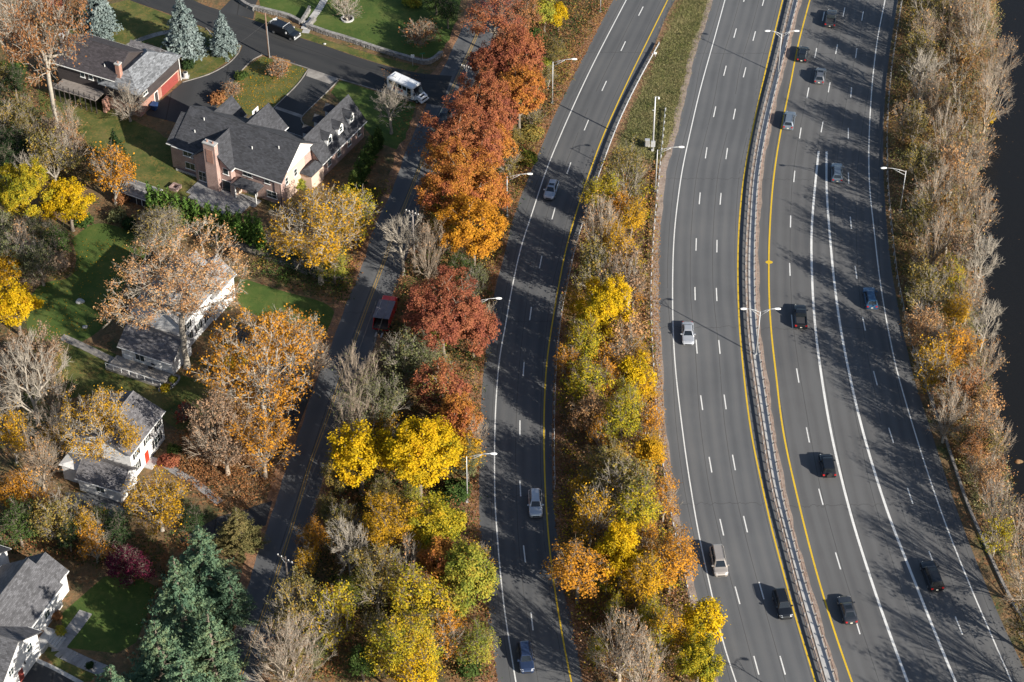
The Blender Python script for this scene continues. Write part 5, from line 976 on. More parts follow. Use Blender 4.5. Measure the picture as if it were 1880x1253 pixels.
    if kind == 'jeep':
        mb = MB(); mb.tube([(r_ - 0.26, 0.05, 0.95), (r_ - 0.04, 0.05, 0.95)], [0.37, 0.37], 16); P.append(('spare_wheel', mb.mesh('spare_wheel'), 'tyre'))
        for s in (-1, 1): P.append(('fender', MB().box(f - 1.35, f - 0.35, min(s * h * 0.96, s * (h + 0.12)), max(s * h * 0.96, s * (h + 0.12)), 0.74, 0.80).mesh('fender'), 'black_trim'))
    CAR[kind] = P; return P
def car(kind, pm, px, py, dx, dy, label, group=None, name=None, cat='car'):
    p = W(px, py, 0.75); q = W(px + dx, py + dy, 0.75); a = math.atan2(q.y - p.y, q.x - p.x); t = thing(name or {'pickup': 'pickup_truck'}.get(kind, 'car'), label, cat, (p.x, p.y, 0.022), a, group)
    if kind == 'pickup': t.scale = (0.90, 0.93, 0.93)
    for nm, me, m in carparts(kind):
        if nm == 'wheel':
            w = bpy.data.objects.new('wheel', None); COL.objects.link(w); w.parent = t; w.location = (me[0], me[1], 0.335); w.empty_display_size = 0.2
            link('tyre', WH, 'tyre', w); link('rim', RM, 'rim', w)
        else: link(nm, me, m or pm, t)
    return t
H1 = 'vehicles driving on the highway'
car('crossover', 'car_silver', 1012, 348, -29, 82, 'silver hatchback driving down the slip road beside the orange oaks', H1)
car('suv', 'car_silver2', 983, 924, 5, 110, 'silver SUV on the slip road beside the yellow line', H1)
car('suv', 'car_navy', 965, 1207, 14, 100, 'navy blue SUV on the slip road at the bottom edge', H1)
car('sedan', 'car_silver2', 1263, 611, 4, 90, 'silver sedan in the left lane of the middle carriageway', H1)
car('minivan', 'car_beige', 1320, 1030, 22, 115, 'beige minivan in the left lane near the orange tree', H1)
car('suv', 'car_black', 1437, 1109, 28, 95, 'black SUV hugging the yellow line left of the median', H1)
car('pickup', 'car_dark', 1526, 33, 12, -70, 'dark pickup truck at the top of the right carriageway', H1, cat='pickup truck')
car('crossover', 'car_black', 1474, 98, 14, -70, 'black car with red tail lights beside the upper twin lamp', H1)
car('crossover', 'car_grey', 1506, 138, 12, -70, 'grey crossover behind the black car near the top', H1)
car('suv', 'car_steel', 1449, 220, 12, -72, 'steel grey SUV beside the yellow line right of the median', H1)
car('suv', 'car_bluegrey', 1537, 316, -1, -80, 'blue-grey SUV right of the start of the lane divider', H1)
car('suv', 'car_blue', 1598, 546, -16, -90, 'bright blue SUV in the tree shadows of the right lane', H1)
car('pickup', 'car_black', 1470, 580, -5, -95, 'black pickup truck right of the median twin lamp', H1, cat='pickup truck')
car('jeep', 'car_black', 1519, 854, -22, -110, 'boxy black off-roader with spare wheel beside the thick white line', H1)
car('bigsuv', 'car_black', 1711, 1056, -45, -115, 'black SUV alone in the lower right lane', H1)
car('sedan_sunroof', 'car_dark', 1556, 1118, -35, -115, 'dark sedan with sunroof right of the median near the bottom', H1)
car('sedan', 'car_black', 815, 214, -33, 70, 'black car half hidden under the red oaks at the junction')
# white shuttle bus, dark work van, red dump truck
def heading(px, py, dx, dy, z=0.75): p = W(px, py, z); q = W(px + dx, py + dy, z); return p, math.atan2(q.y - p.y, q.x - p.x)
def wheels(t, spots, s=1.0):
    for x, y in spots:
        w = bpy.data.objects.new('wheel', None); COL.objects.link(w); w.parent = t; w.location = (x, y, 0.335 * s); w.scale = (s, 1.1, s); link('tyre', WH, 'tyre', w); link('rim', RM, 'rim', w)
def beveled(x0, x1, y0, y1, z0, z1, r_=0.12):
    mb = MB(); R_ = []
    for z, i in ((z0, 0), (z1 - r_, 0), (z1 - r_ * 0.3, r_ * 0.5), (z1, r_)): R_.append([(x0 + i, y0 + i, z), (x1 - i, y0 + i, z), (x1 - i, y1 - i, z), (x0 + i, y1 - i, z)])
    for a, b in zip(R_, R_[1:]):
        for j in range(4): mb.poly([a[j], a[(j + 1) % 4], b[(j + 1) % 4], b[j]])
    mb.poly(R_[-1]); mb.poly(R_[0][::-1]); return mb
p, a = heading(749, 165, 60, 27, 1.2); t = thing('shuttle_bus', 'white shuttle bus with red side lettering turning at the junction', 'bus', (p.x, p.y, 0.03), a)
beveled(-3.7, 2.0, -1.12, 1.12, 0.45, 2.95, 0.18).build('body', 'car_white', t); nose = MB(); R_ = [[(2.0, y, z) for y, z in ((-1.0, 0.45), (1.0, 0.45), (1.0, 1.75), (-1.0, 1.75))], [(2.75, y, z) for y, z in ((-0.98, 0.45), (0.98, 0.45), (0.95, 1.42), (-0.95, 1.42))], [(3.65, y, z) for y, z in ((-0.88, 0.5), (0.88, 0.5), (0.82, 1.12), (-0.82, 1.12))]]
for q, w in zip(R_, R_[1:]):
    for j in range(4): nose.poly([q[j], q[(j + 1) % 4], w[(j + 1) % 4], w[j]])
nose.poly(R_[-1]); nose.build('hood', 'car_white', t)
MB().slab([(2.75, -0.9, 1.46), (2.75, 0.9, 1.46), (2.02, 0.95, 2.6), (2.02, -0.95, 2.6)], 0.04).build('windshield', 'car_glass', t)
for x in (-3.3, -2.3, -1.3, -0.3):
    for s in (-1.132, 1.132): MB().box(x, x + 0.85, min(s, s * 0.98), max(s, s * 0.98), 1.75, 2.5).build('side_window', 'car_glass', t)
MB().box(0.75, 1.55, -1.135, -1.10, 0.55, 2.5).build('door', 'car_glass', t); MB().box(-2.4, -0.2, -1.137, -1.128, 1.05, 1.60).build('side_graphic', 'sign_red', t)
for x0, x1, z0, z1, k in ((-1.9, -1.7, 1.12, 1.52, 0), (-1.55, -1.0, 1.12, 1.22, 0), (-1.55, -1.4, 1.12, 1.52, 0), (-0.85, -0.7, 1.12, 1.52, 0), (-0.6, -0.35, 1.12, 1.2, 0)): MB().box(x0, x1, -1.145, -1.138, z0, z1).build('lettering', 'car_white', t)
MB().slab([(3.0, -0.5, 1.345), (3.35, -0.5, 1.245), (3.35, 0.5, 1.245), (3.0, 0.5, 1.345)], 0.02).build('hood_lettering', 'black_trim', t); MB().box(3.64, 3.70, -0.65, 0.65, 0.72, 1.0).build('grille', 'black_trim', t); beveled(3.5, 3.85, -0.98, 0.98, 0.42, 0.68, 0.06).build('bumper', 'car_white', t)
for s in (-1, 1): MB().box(3.6, 3.69, s * 0.72 - 0.1, s * 0.72 + 0.1, 0.75, 1.0).build('headlight', 'lens_clear', t); MB().box(2.3, 2.45, s * 1.2 - 0.12, s * 1.2 + 0.12, 1.6, 2.0).build('mirror', 'black_trim', t)
MB().box(-2.9, -2.0, -0.5, 0.5, 2.95, 3.12).build('roof_vent', 'white_trim', t); wheels(t, [(2.75, -0.92), (2.75, 0.92), (-2.4, -0.98), (-2.4, 0.98)], 1.15)
p, a = heading(524, 56, 46, 19, 1.0); t = thing('work_van', 'black work van with roof racks parked by the stone wall', 'van', (p.x, p.y, 0.03), a)
beveled(-3.0, 0.9, -1.0, 1.0, 0.42, 2.05, 0.14).build('body', 'car_black', t); beveled(0.9, 2.7, -0.97, 0.97, 0.42, 1.2, 0.16).build('hood', 'car_black', t); MB().slab([(1.65, -0.85, 1.22), (1.65, 0.85, 1.22), (0.91, 0.82, 1.92), (0.91, -0.82, 1.92)], 0.03).build('windshield', 'car_glass', t)
for s in (-1, 1): MB().box(0.1, 0.8, min(s * 0.99, s * 1.012), max(s * 0.99, s * 1.012), 1.3, 1.85).build('side_window', 'car_glass', t); MB().box(2.66, 2.74, s * 0.75 - 0.14, s * 0.75 + 0.14, 0.78, 1.02).build('headlight', 'lens_clear', t); MB().box(0.95, 1.15, s * 1.12 - 0.12, s * 1.12 + 0.12, 1.25, 1.55).build('mirror', 'lamp_alu', t)
for x in (-2.6, 0.3): mb = MB(); mb.tube([(x, -0.95, 2.0), (x, -0.95, 2.28), (x, 0.95, 2.28), (x, 0.95, 2.0)], 0.05, 6); mb.build('roof_rack', 'lamp_alu', t)
MB().box(2.69, 2.8, -0.9, 0.9, 0.42, 0.66).build('bumper', 'lamp_alu', t); MB().box(2.68, 2.76, -0.55, 0.55, 0.78, 1.0).build('grille', 'black_trim', t); wheels(t, [(1.85, -0.9), (1.85, 0.9), (-2.0, -0.9), (-2.0, 0.9)], 1.05)
plain('tarp', (0.17, 0.155, 0.175), 0.75, var=0.25, scale=2.0)
p, a = heading(707, 578, 36, -96, 1.4); t = thing('dump_truck', 'red dump truck with a grey covered bed on the local road', 'truck', (p.x, p.y, 0.025), a)
MB().box(-3.6, 2.9, -0.5, 0.5, 0.55, 0.9).build('chassis', 'black_trim', t); beveled(1.8, 3.3, -1.12, 1.12, 0.6, 2.45, 0.2).build('cab', 'car_red', t); MB().slab([(3.42, -0.9, 1.55), (3.42, 0.9, 1.55), (3.2, 0.9, 2.35), (3.2, -0.9, 2.35)], 0.03).build('windshield', 'car_glass', t)
MB().slab([(-2.5, -1.27, 2.78), (1.75, -1.27, 2.78), (1.75, 1.27, 2.78), (-2.5, 1.27, 2.78)], 0.06).build('bed_cover', 'tarp', t)
bd = MB()
for y in (-1.22, 1.14): bd.poly([(-3.1, y, 1.0), (1.3, y, 1.0), (1.3, y, 2.66), (-2.1, y, 2.66)]); bd.poly([(-3.1, y + 0.08, 1.0), (-2.1, y + 0.08, 2.66), (1.3, y + 0.08, 2.66), (1.3, y + 0.08, 1.0)]); bd.poly([(-3.1, y, 1.0), (-2.1, y, 2.66), (-2.1, y + 0.08, 2.66), (-3.1, y + 0.08, 1.0)])
bd.box(1.25, 1.4, -1.2, 1.2, 1.0, 2.66); bd.box(-3.1, 1.3, -1.2, 1.2, 0.95, 1.05); bd.build('dump_bed', 'car_red', t); MB().box(-3.05, 1.2, -1.08, 1.08, 1.06, 1.30).build('dark_bed_floor', 'dark_bark', t)  # dark slab added on the bed floor to make the interior dark
mb = MB(); bar(mb, (-2.1, 0.85, 2.8), (1.3, 0.85, 2.8), 0.05); mb.build('cover_bar', 'rail_steel', t)
for y in (-0.45, 0.45): MB().box(-4.6, -3.2, y - 0.12, y + 0.12, 0.75, 0.86).build('ramp_rail', 'rail_steel', t)
MB().slab([(3.25, -1.1, 2.1), (3.3, -1.45, 2.1), (3.3, -1.45, 1.6), (3.25, -1.1, 1.6)], 0.04).build('mirror', 'black_trim', t); wheels(t, [(2.4, -0.98), (2.4, 0.98), (-2.0, -0.98), (-2.0, 0.98), (-0.9, -0.98), (-0.9, 0.98)], 1.4)
# ------------------------------------------------------------------ houses
shingle('roof_dark', (0.050, 0.052, 0.060), 0.30); shingle('roof_grey', (0.185, 0.195, 0.21), 0.45); shingle('roof_brown', (0.052, 0.045, 0.05), 0.3); shingle('roof_light', (0.24, 0.235, 0.235), 0.35); shingle('roof_char', (0.10, 0.10, 0.108), 0.35); shingle('roof_mid', (0.145, 0.14, 0.148), 0.35)
coursed('brick_pink', (0.42, 0.245, 0.20), (0.32, 0.175, 0.145), (0.46, 0.40, 0.37), 0.23, 0.075, 0.012); coursed('brick_red', (0.40, 0.15, 0.09), (0.30, 0.11, 0.07), (0.36, 0.30, 0.26), 0.23, 0.075, 0.012)
coursed('siding_white', (0.74, 0.74, 0.73), (0.70, 0.70, 0.70), (0.42, 0.42, 0.43), 4.0, 0.16, 0.012); coursed('siding_brown', (0.055, 0.045, 0.045), (0.045, 0.037, 0.037), (0.022, 0.018, 0.018), 4.0, 0.2, 0.015)
plain('door_red', (0.50, 0.045, 0.02), 0.5); plain('door_brick', (0.26, 0.055, 0.045), 0.6); plain('stucco', (0.60, 0.45, 0.36), 0.85, var=0.06); plain('shutter_black', (0.02, 0.021, 0.024), 0.6); plain('copper_roof', (0.16, 0.20, 0.27), 0.4, 0.4)
m, nt, out = newmat('window_glass'); b = N(nt, 'ShaderNodeBsdfPrincipled'); b.inputs['Base Color'].default_value = (0.03, 0.045, 0.05, 1); b.inputs['Roughness'].default_value = 0.08; nt.links.new(b.outputs[0], out.inputs[0])
def house(label, px, py, deg): p = W(px, py); return thing('house', label, 'house', (p.x, p.y, 0), R(deg))
def gable(h, x0, x1, y0, y1, ez, rz, ax, wm_, rm, over=0.4, rc=None, z0=0.0, wall=True, th=0.16, roofname='roof'):
    """gabled block; ax: direction of the ridge; rc: position of the ridge across"""
    if ax == 'y':
        c = rc if rc is not None else (x0 + x1) / 2; f = lambda a, b_, z: (a, b_, z); a0, a1, b0, b1 = x0, x1, y0, y1
    else:
        c = rc if rc is not None else (y0 + y1) / 2; f = lambda a, b_, z: (b_, a, z); a0, a1, b0, b1 = y0, y1, x0, x1
    if wall:
        mb = MB(); lo = 0.10
        for bb, fl in ((b0, 0), (b1, 1)):
            q = [f(a0, bb, z0), f(a1, bb, z0), f(a1, bb, ez - lo), f(c, bb, rz - lo), f(a0, bb, ez - lo)]; mb.poly(q if (fl == 0) == (ax == 'y') else q[::-1])
        for aa, fl in ((a0, 0), (a1, 1)):
            q = [f(aa, b1, z0), f(aa, b0, z0), f(aa, b0, ez - lo), f(aa, b1, ez - lo)]; mb.poly(q if (fl == 0) == (ax == 'y') else q[::-1])
        mb.build('wall', wm_, h)
    mb = MB(); s0 = (rz - ez) / max(c - a0, 0.01); s1 = (rz - ez) / max(a1 - c, 0.01)
    mb.slab([f(c, b0 - over, rz), f(c, b1 + over, rz), f(a0 - over, b1 + over, ez - s0 * over), f(a0 - over, b0 - over, ez - s0 * over)], th)
    mb.slab([f(c, b0 - over, rz), f(c, b1 + over, rz), f(a1 + over, b1 + over, ez - s1 * over), f(a1 + over, b0 - over, ez - s1 * over)], th)
    ro = mb.build(roofname, rm, h)
    for aa, s in ((a0 - over, -1), (a1 + over, 1)):
        tr = MB()
        zz = ez - (s0 if s < 0 else s1) * over - th * 1.02; A = (min(aa, aa + s * 0.09), max(aa, aa + s * 0.09))
        if ax == 'y': tr.box(A[0], A[1], b0 - over, b1 + over, zz - 0.02, zz + 0.11)
        else: tr.box(b0 - over, b1 + over, A[0], A[1], zz - 0.02, zz + 0.11)
        tr.build('gutter', 'white_trim', ro)
    cp = MB()
    cp.tube([f(c, b0 - over, rz + 0.01), f(c, b1 + over, rz + 0.01)], 0.07, 5); cp.build('ridge_cap', rm, ro)
    return ro
def hip(h, x0, x1, y0, y1, ez, rz, wm_, rm, over=0.45, z0=0.0, r0=None, r1=None, ax='y', wall=True, th=0.15):
    if wall: MB().box(x0, x1, y0, y1, z0, ez - 0.06, bot=False).build('wall', wm_, h)
    X0, X1, Y0_, Y1 = x0 - over, x1 + over, y0 - over, y1 + over; mb = MB()
    if ax == 'y': c = (x0 + x1) / 2; A, B_ = (c, r0, rz), (c, r1, rz); F = [[A, B_, (X0, Y1, ez), (X0, Y0_, ez)], [B_, A, (X1, Y0_, ez), (X1, Y1, ez)], [A, (X0, Y0_, ez), (X1, Y0_, ez)], [B_, (X1, Y1, ez), (X0, Y1, ez)]]
    else: c = (y0 + y1) / 2; A, B_ = (r0, c, rz), (r1, c, rz); F = [[A, B_, (X1, Y0_, ez), (X0, Y0_, ez)], [B_, A, (X0, Y1, ez), (X1, Y1, ez)], [A, (X0, Y1, ez), (X0, Y0_, ez)], [B_, (X1, Y0_, ez), (X1, Y1, ez)]]
    for q in F: mb.slab(q, th)
    return mb.build('roof', rm, h)
def fbox(face, at, u, z, w, hh, d0, d1):
    """box on a wall face: at = wall plane, u = centre along the wall, d0..d1 out of the wall"""
    s = 1 if face[0] == '+' else -1; a, b_ = sorted((at + s * d0, at + s * d1))
    return MB().box(a, b_, u - w / 2, u + w / 2, z, z + hh) if face[1] == 'x' else MB().box(u - w / 2, u + w / 2, a, b_, z, z + hh)
def window(h, face, at, u, z, w, hh, lights=2, shut=None, rows=1):
    o = fbox(face, at, u, z, w, hh, 0.0, 0.05).build('window', 'white_trim', h); n = lights; g = 0.07; pw = (w - g * (n + 1)) / n; ph = (hh - g * (rows + 1)) / rows
    for i in range(n):
        for j in range(rows): fbox(face, at, u - w / 2 + g + pw / 2 + i * (pw + g), z + g + j * (ph + g), pw, ph, 0.05, 0.058).build('pane', 'window_glass', o)
    fbox(face, at, u, z - 0.09, w + 0.2, 0.085, 0.0, 0.12).build('sill', 'white_trim', o)
    if shut:
        for s in (-1, 1): fbox(face, at, u + s * (w / 2 + 0.24), z, 0.40, hh, 0.0, 0.045).build('shutter', shut, o)
    return o
def door(h, face, at, u, w, hh, m_, z=0.0):
    o = fbox(face, at, u, z, w + 0.24, hh + 0.12, 0.0, 0.05).build('door_frame', 'white_trim', h); d = fbox(face, at, u, z + 0.01, w, hh, 0.05, 0.075).build('door', m_, o); return o
def chimney(h, x0, x1, y0, y1, z0, z1, m_, pots=2, cap='concrete'):
    c = MB().box(x0, x1, y0, y1, z0, z1).build('chimney', m_, h); MB().box(x0 - 0.1, x1 + 0.1, y0 - 0.1, y1 + 0.1, z1, z1 + 0.18).build('chimney_cap', cap, c)
    for k in range(pots):
        along = (x1 - x0) >= (y1 - y0); t = (k + 0.5) / pots; x = x0 + (x1 - x0) * (t if along else 0.5); y = y0 + (y1 - y0) * (0.5 if along else t); MB().tube([(x, y, z1 + 0.17), (x, y, z1 + 0.5)], 0.15, 8).build('chimney_pot', 'brick_red', c)
    return c
def vent(h, x, y, z, hh=0.45, r_=0.07): MB().tube([(x, y, z - 0.3), (x, y, z + hh)], r_, 8).build('vent_pipe', 'white_trim', h)
# -- the large brick house
h = house('large brick house with dark hipped and gabled roof, chimney and patio', 324, 316, -28.5); BK = h
gable(h, 0, 20.2, 0.8, 11.9, 5.4, 9.2, 'x', 'brick_pink', 'roof_dark', 0.55); gable(h, -1.3, 0.3, 0.9, 9.6, 5.3, 8.2, 'x', 'brick_pink', 'roof_dark', 0.45)
gable(h, 4.3, 11.4, -0.35, 6.2, 5.35, 8.3, 'y', 'brick_pink', 'roof_dark', 0.45)
gable(h, 0.6, 5.0, 7.0, 12.9, 5.5, 8.0, 'y', 'brick_pink', 'roof_dark', 0.4); gable(h, 6.8, 13.0, 7.0, 13.2, 5.5, 8.7, 'y', 'brick_pink', 'roof_dark', 0.4)
wr_ = gable(h, 16.2, 22.0, 10.0, 23.0, 3.75, 7.4, 'y', 'brick_pink', 'roof_dark', 0.45)
for y in (13.6, 17.0, 20.4):       # dormers on both slopes of the garage wing
    for s in (1, -1):
        cx = 19.1; dz = 5.9; d = MB(); xa, xb = sorted((cx + s * 0.9, cx + s * 2.35)); xo = cx + s * 2.35
        MB().box(xa, xb, y - 0.75, y + 0.75, 4.4, dz).build('dormer_wall', 'white_trim', h); xf = cx + s * 2.6; P_ = lambda x, yy, z: (x, yy, z)
        d.slab([(cx, y, 6.75), (xf, y, 6.75), (xf, y - 1.0, 5.75), (cx, y - 1.0, 5.75)], 0.1); d.slab([(cx, y, 6.75), (xf, y, 6.75), (xf, y + 1.0, 5.75), (cx, y + 1.0, 5.75)], 0.1); d.build('dormer_roof', 'roof_dark', h)
        MB().poly([(xo, y - 0.75, dz), (xo, y + 0.75, dz), (xo, y, 6.62)] if s > 0 else [(xo, y + 0.75, dz), (xo, y - 0.75, dz), (xo, y, 6.62)]).build('dormer_gable', 'white_trim', h); window(h, '+x' if s > 0 else '-x', xo, y, 4.75, 0.85, 1.05, 1, rows=2)
ch = chimney(h, 7.1, 9.3, -1.25, -0.35, 0, 9.2, 'brick_pink'); fbox('-y', -1.25, 8.2, 5.6, 1.3, 2.6, 0.0, 0.05).build('chimney_panel', 'brick_red', ch)
hip(h, 12.3, 16.6, -1.3, 0.75, 2.75, 3.9, None, 'roof_dark', 0.3, r0=13.4, r1=15.4, ax='x', wall=False)
for x in (12.5, 16.45): MB().tube([(x, -1.1, 0), (x, -1.1, 2.65)], 0.11, 8).build('porch_post', 'white_trim', h)
MB().box(11.5, 12.4, -1.0, 0.75, 0, 2.65).build('porch_wall', 'stucco', h)
fbox('+x', 20.2, 5.0, 0.0, 5.6, 5.2, 0.002, 0.03).build('gable_facing', 'stucco', h)
tri = MB().poly([(20.24, 1.2, 5.3), (20.24, 11.4, 5.3), (20.24, 6.35, 8.8)]); tri.build('gable_panel', 'white_trim', h)
hip(h, 20.2, 22.3, 6.4, 10.0, 3.0, 3.9, 'stucco', 'roof_dark', 0.3, r0=7.4, r1=9.2, ax='y')
for x, w in ((2.2, 1.9),): window(h, '-y', 0.8, x, 3.4, w, 1.2, 2); window(h, '-y', 0.8, x + 0.2, 0.9, w, 1.3, 2)
window(h, '-y', -0.35, 5.6, 0.4, 1.5, 1.9, 2, rows=2); door(h, '-y', -0.35, 10.4, 1.7, 2.1, 'window_glass'); window(h, '-y', -0.35, 10.4, 3.5, 1.1, 1.2, 1)
window(h, '-y', 0.8, 13.8, 3.6, 1.8, 1.15, 2); window(h, '-y', 0.8, 17.6, 3.5, 1.0, 1.2, 1); window(h, '-y', 0.8, 18.3, 0.9, 1.9, 1.3, 2, rows=2); door(h, '-y', 0.8, 14.5, 1.6, 2.1, 'window_glass')
window(h, '+x', 20.23, 2.4, 3.2, 0.8, 1.4, 1, rows=2); window(h, '+x', 20.23, 5.0, 3.2, 0.9, 1.4, 1, rows=2)
for y in (12.2, 15.2, 18.4, 21.5): window(h, '+x', 22.0, y, 1.2, 1.0, 1.5, 2, rows=2)
for x, y in ((3.0, 5.0), (2.4, 3.0), (13.3, 3.4), (17.7, 4.6)): vent(h, x, y, 5.4 + 3.8 * (min(y, 12.7 - y) - 0.8) / 5.55 + 0.05)
mb = MB(); mb.tube([(20.3, 0.45, 0.2), (20.3, 0.45, 5.0)], 0.05, 6); mb.build('downpipe', 'dark_metal', h)
MB().box(-0.3, 4.2, 0.3, 0.45, 0, 0.35).build('window_well', 'concrete', h)
# patio of separate flags
pt = thing('patio', 'grey flagstone patio behind the brick house', 'patio', h.location, R(-28.5)); yy = -1.4; k = 0
flag = MB().box(-0.49, 0.49, -0.49, 0.49, 0.0, 0.09).mesh('flagstone'); flag2 = MB().box(-0.99, 0.99, -0.49, 0.49, 0.0, 0.085).mesh('flagstone')
for j in range(6):
    x = 4.6
    while x < 17.0:
        wide = random.random() < 0.35; w = 2.0 if wide else 1.0
        lim = 16.9 - 0.15 * j
        if x + w <= lim and not (j >= 4 and x < 5.6 + (j - 4) * 1.6): link('flagstone', flag2 if wide else flag, 'paver', pt, (x + w / 2, 0.55 - j * 1.0 - 0.9, 0.012 + random.uniform(0, 0.012)))
        x += w
p = W(322, 347); t = thing('fire_pit', 'square brick fire pit on the grass beside the patio', 'fire pit', (p.x, p.y, 0.01), R(-28)); 
for s in (-1, 1): MB().box(-0.75, 0.75, s * 0.6 - 0.15, s * 0.6 + 0.15, 0, 0.6).build('side', 'brick_pink', t); MB().box(s * 0.6 - 0.15, s * 0.6 + 0.15, -0.45, 0.45, 0, 0.597).build('side', 'brick_pink', t)
MB().box(-0.45, 0.45, -0.45, 0.45, 0, 0.12).build('ash_bed', 'dark_metal', t)
# basketball hoop
p = W(468, 232); t = thing('basketball_hoop', 'basketball hoop on a post beside the dark driveway', 'basketball hoop', (p.x, p.y, 0.04), R(-28)); MB().tube([(0, 0, 0), (0, 0, 2.6), (0.5, -0.2, 3.1)], 0.06, 6).build('post', 'dark_metal', t); MB().box(0.5, 0.54, -1.1, 0.7, 2.75, 3.85).build('backboard', 'white_trim', t)
rr = MB(); rr.tube([(0.80 + 0.23 * math.cos(i * math.pi / 6), -0.2 + 0.23 * math.sin(i * math.pi / 6), 3.05) for i in range(13)], 0.02, 4); rr.build('rim', 'sign_red', t); MB().box(0.545, 0.55, -0.55, 0.15, 3.05, 3.5).build('target_square', 'dark_metal', t)
# -- brown split-level house
h = house('brown split-level house with grey hip roof and red garage door', 260, 182, -26.0)
hip(h, -4.2, 2.9, -4.6, 7.8, 4.9, 7.0, 'siding_brown', 'roof_grey', 0.55, r0=-1.6, r1=4.2, ax='y', z0=2.3); MB().box(-4.1, 2.84, -4.5, 7.7, 0, 2.3).build('lower_wall', 'brick_red', h)
gable(h, -13.8, -2.2, -4.0, 4.9, 6.3, 8.9, 'x', 'siding_brown', 'roof_brown', 0.5, rc=0.45); gable(h, -5.2, 0.3, 4.6, 8.2, 4.9, 6.6, 'x', 'siding_brown', 'roof_mid', 0.4)
fbox('+x', 2.84, 4.6, 0.0, 5.0, 2.15, 0.0, 0.04).build('garage_door', 'door_brick', h); fbox('+x', 2.84, 4.6, 2.15, 5.4, 0.14, 0.0, 0.10).build('lintel', 'stucco', h); door(h, '+x', 2.84, 0.4, 0.9, 2.0, 'siding_brown'); window(h, '+x', 2.9, -2.6, 3.4, 1.4, 0.7, 2)
MB().tube([(3.05, 7.75, 0), (3.05, 7.75, 4.8)], 0.07, 6).build('downpipe', 'white_trim', h); chimney(h, -2.0, -1.2, -3.4, -2.6, 4.5, 8.6, 'brick_red', 1); chimney(h, -14.6, -13.9, -1.2, 0.6, 0, 9.4, 'old_concrete', 1)
for x in (-8.6, -6.9, -5.2): window(h, '-y', -4.0, x, 4.4, 0.9, 1.1, 1)
vent(h, -4.6, -2.8, 7.1); vent(h, -1.4, 3.5, 6.2)
dk = MB(); 
MB().box(-13.0, -4.3, -7.0, -4.05, 2.6, 2.75).build('deck', 'wood_grey', h)
for i in range(9): x = -12.9 + i * 1.06; MB().box(x - 0.06, x + 0.06, -6.98, -6.86, 0, 3.7).build('deck_post', 'siding_brown', h)
for z in (3.1, 3.4, 3.7): MB().box(-13.0, -4.3, -6.96, -6.90, z, z + 0.07).build('railing', 'wood_grey', h)
MB().box(-3.6, -3.1, -6.2, -4.7, 0, 2.6).build('porch_pillar', 'brick_red', h)
p = W(341, 142); t = thing('air_conditioner', 'round grey air conditioner unit beside the brown house garage', 'air conditioner', (p.x, p.y, 0), 0); MB().tube([(0, 0, 0.1), (0, 0, 0.95), (0, 0, 1.0)], [0.45, 0.45, 0.4], 12).build('casing', 'concrete', t); MB().tube([(0, 0, 1.0), (0, 0, 1.03)], 0.3, 12).build('fan_grille', 'dark_metal', t); MB().box(-0.6, 0.6, -0.6, 0.6, 0, 0.1).build('pad', 'concrete', t)
p = W(284, 202); t = thing('wheelie_bin', 'blue wheelie bin beside the brown house garage wall', 'bin', (p.x, p.y, 0.03), R(-26)); plain('bin_blue', (0.02, 0.05, 0.14), 0.5)
bn = MB(); A = [(-0.35, -0.4, 0.12), (0.35, -0.4, 0.12), (0.35, 0.4, 0.12), (-0.35, 0.4, 0.12)]; B_ = [(-0.5, -0.55, 1.15), (0.5, -0.55, 1.15), (0.5, 0.55, 1.15), (-0.5, 0.55, 1.15)]
for j in range(4): bn.poly([A[j], A[(j + 1) % 4], B_[(j + 1) % 4], B_[j]])
bn.poly(A[::-1]); bn.build('tub', 'bin_blue', t); MB().slab([(-0.55, -0.62, 1.18), (0.55, -0.62, 1.18), (0.55, 0.6, 1.30), (-0.55, 0.6, 1.30)], 0.05).build('lid', 'bin_blue', t)
# -- white house with dormers under the tan oak
h = house('white house with grey roof and dormers under the large tan oak', 325, 690, -25.3)
gable(h, -10.2, -1.6, 4.6, 16.2, 6.0, 9.4, 'y', 'siding_white', 'roof_light', 0.4); gable(h, -7.0, -1.3, 13.0, 19.0, 4.9, 7.2, 'y', 'siding_white', 'roof_light', 0.35)
gable(h, -9.2, -0.5, -0.3, 5.0, 3.0, 4.9, 'x', 'siding_white', 'roof_mid', 0.4)
for y in (9.0, 13.0):
    MB().box(-4.2, -2.2, y - 0.8, y + 0.8, 6.0, 7.8).build('dormer_wall', 'siding_white', h); d = MB(); d.slab([(-6.0, y, 8.7), (-1.9, y, 8.7), (-1.9, y - 1.1, 7.65), (-6.0, y - 1.1, 7.65)], 0.1); d.slab([(-6.0, y, 8.7), (-1.9, y, 8.7), (-1.9, y + 1.1, 7.65), (-6.0, y + 1.1, 7.65)], 0.1); d.build('dormer_roof', 'roof_light', h)
    MB().poly([(-2.19, y - 0.8, 7.75), (-2.19, y + 0.8, 7.75), (-2.19, y, 8.55)]).build('dormer_gable', 'white_trim', h); window(h, '+x', -2.2, y, 6.4, 0.9, 1.15, 1, rows=2)
for y in (6.4, 9.0, 11.6, 14.2): window(h, '+x', -1.6, y, 1.2, 1.0, 1.5, 2, 'shutter_black'); 
for y in (6.4, 14.4): window(h, '+x', -1.6, y, 3.5, 0.9, 1.3, 1, 'shutter_black', rows=2)
door(h, '-y', -0.3, -3.0, 1.0, 2.1, 'white_trim'); window(h, '-y', -0.3, -6.0, 0.9, 1.6, 1.3, 2); chimney(h, -10.9, -10.2, 8.5, 9.9, 0, 9.6, 'brick_red', 2)
MB().box(-10.2, -0.6, -3.4, -0.32, 0, 0.42).build('terrace', 'old_concrete', h)
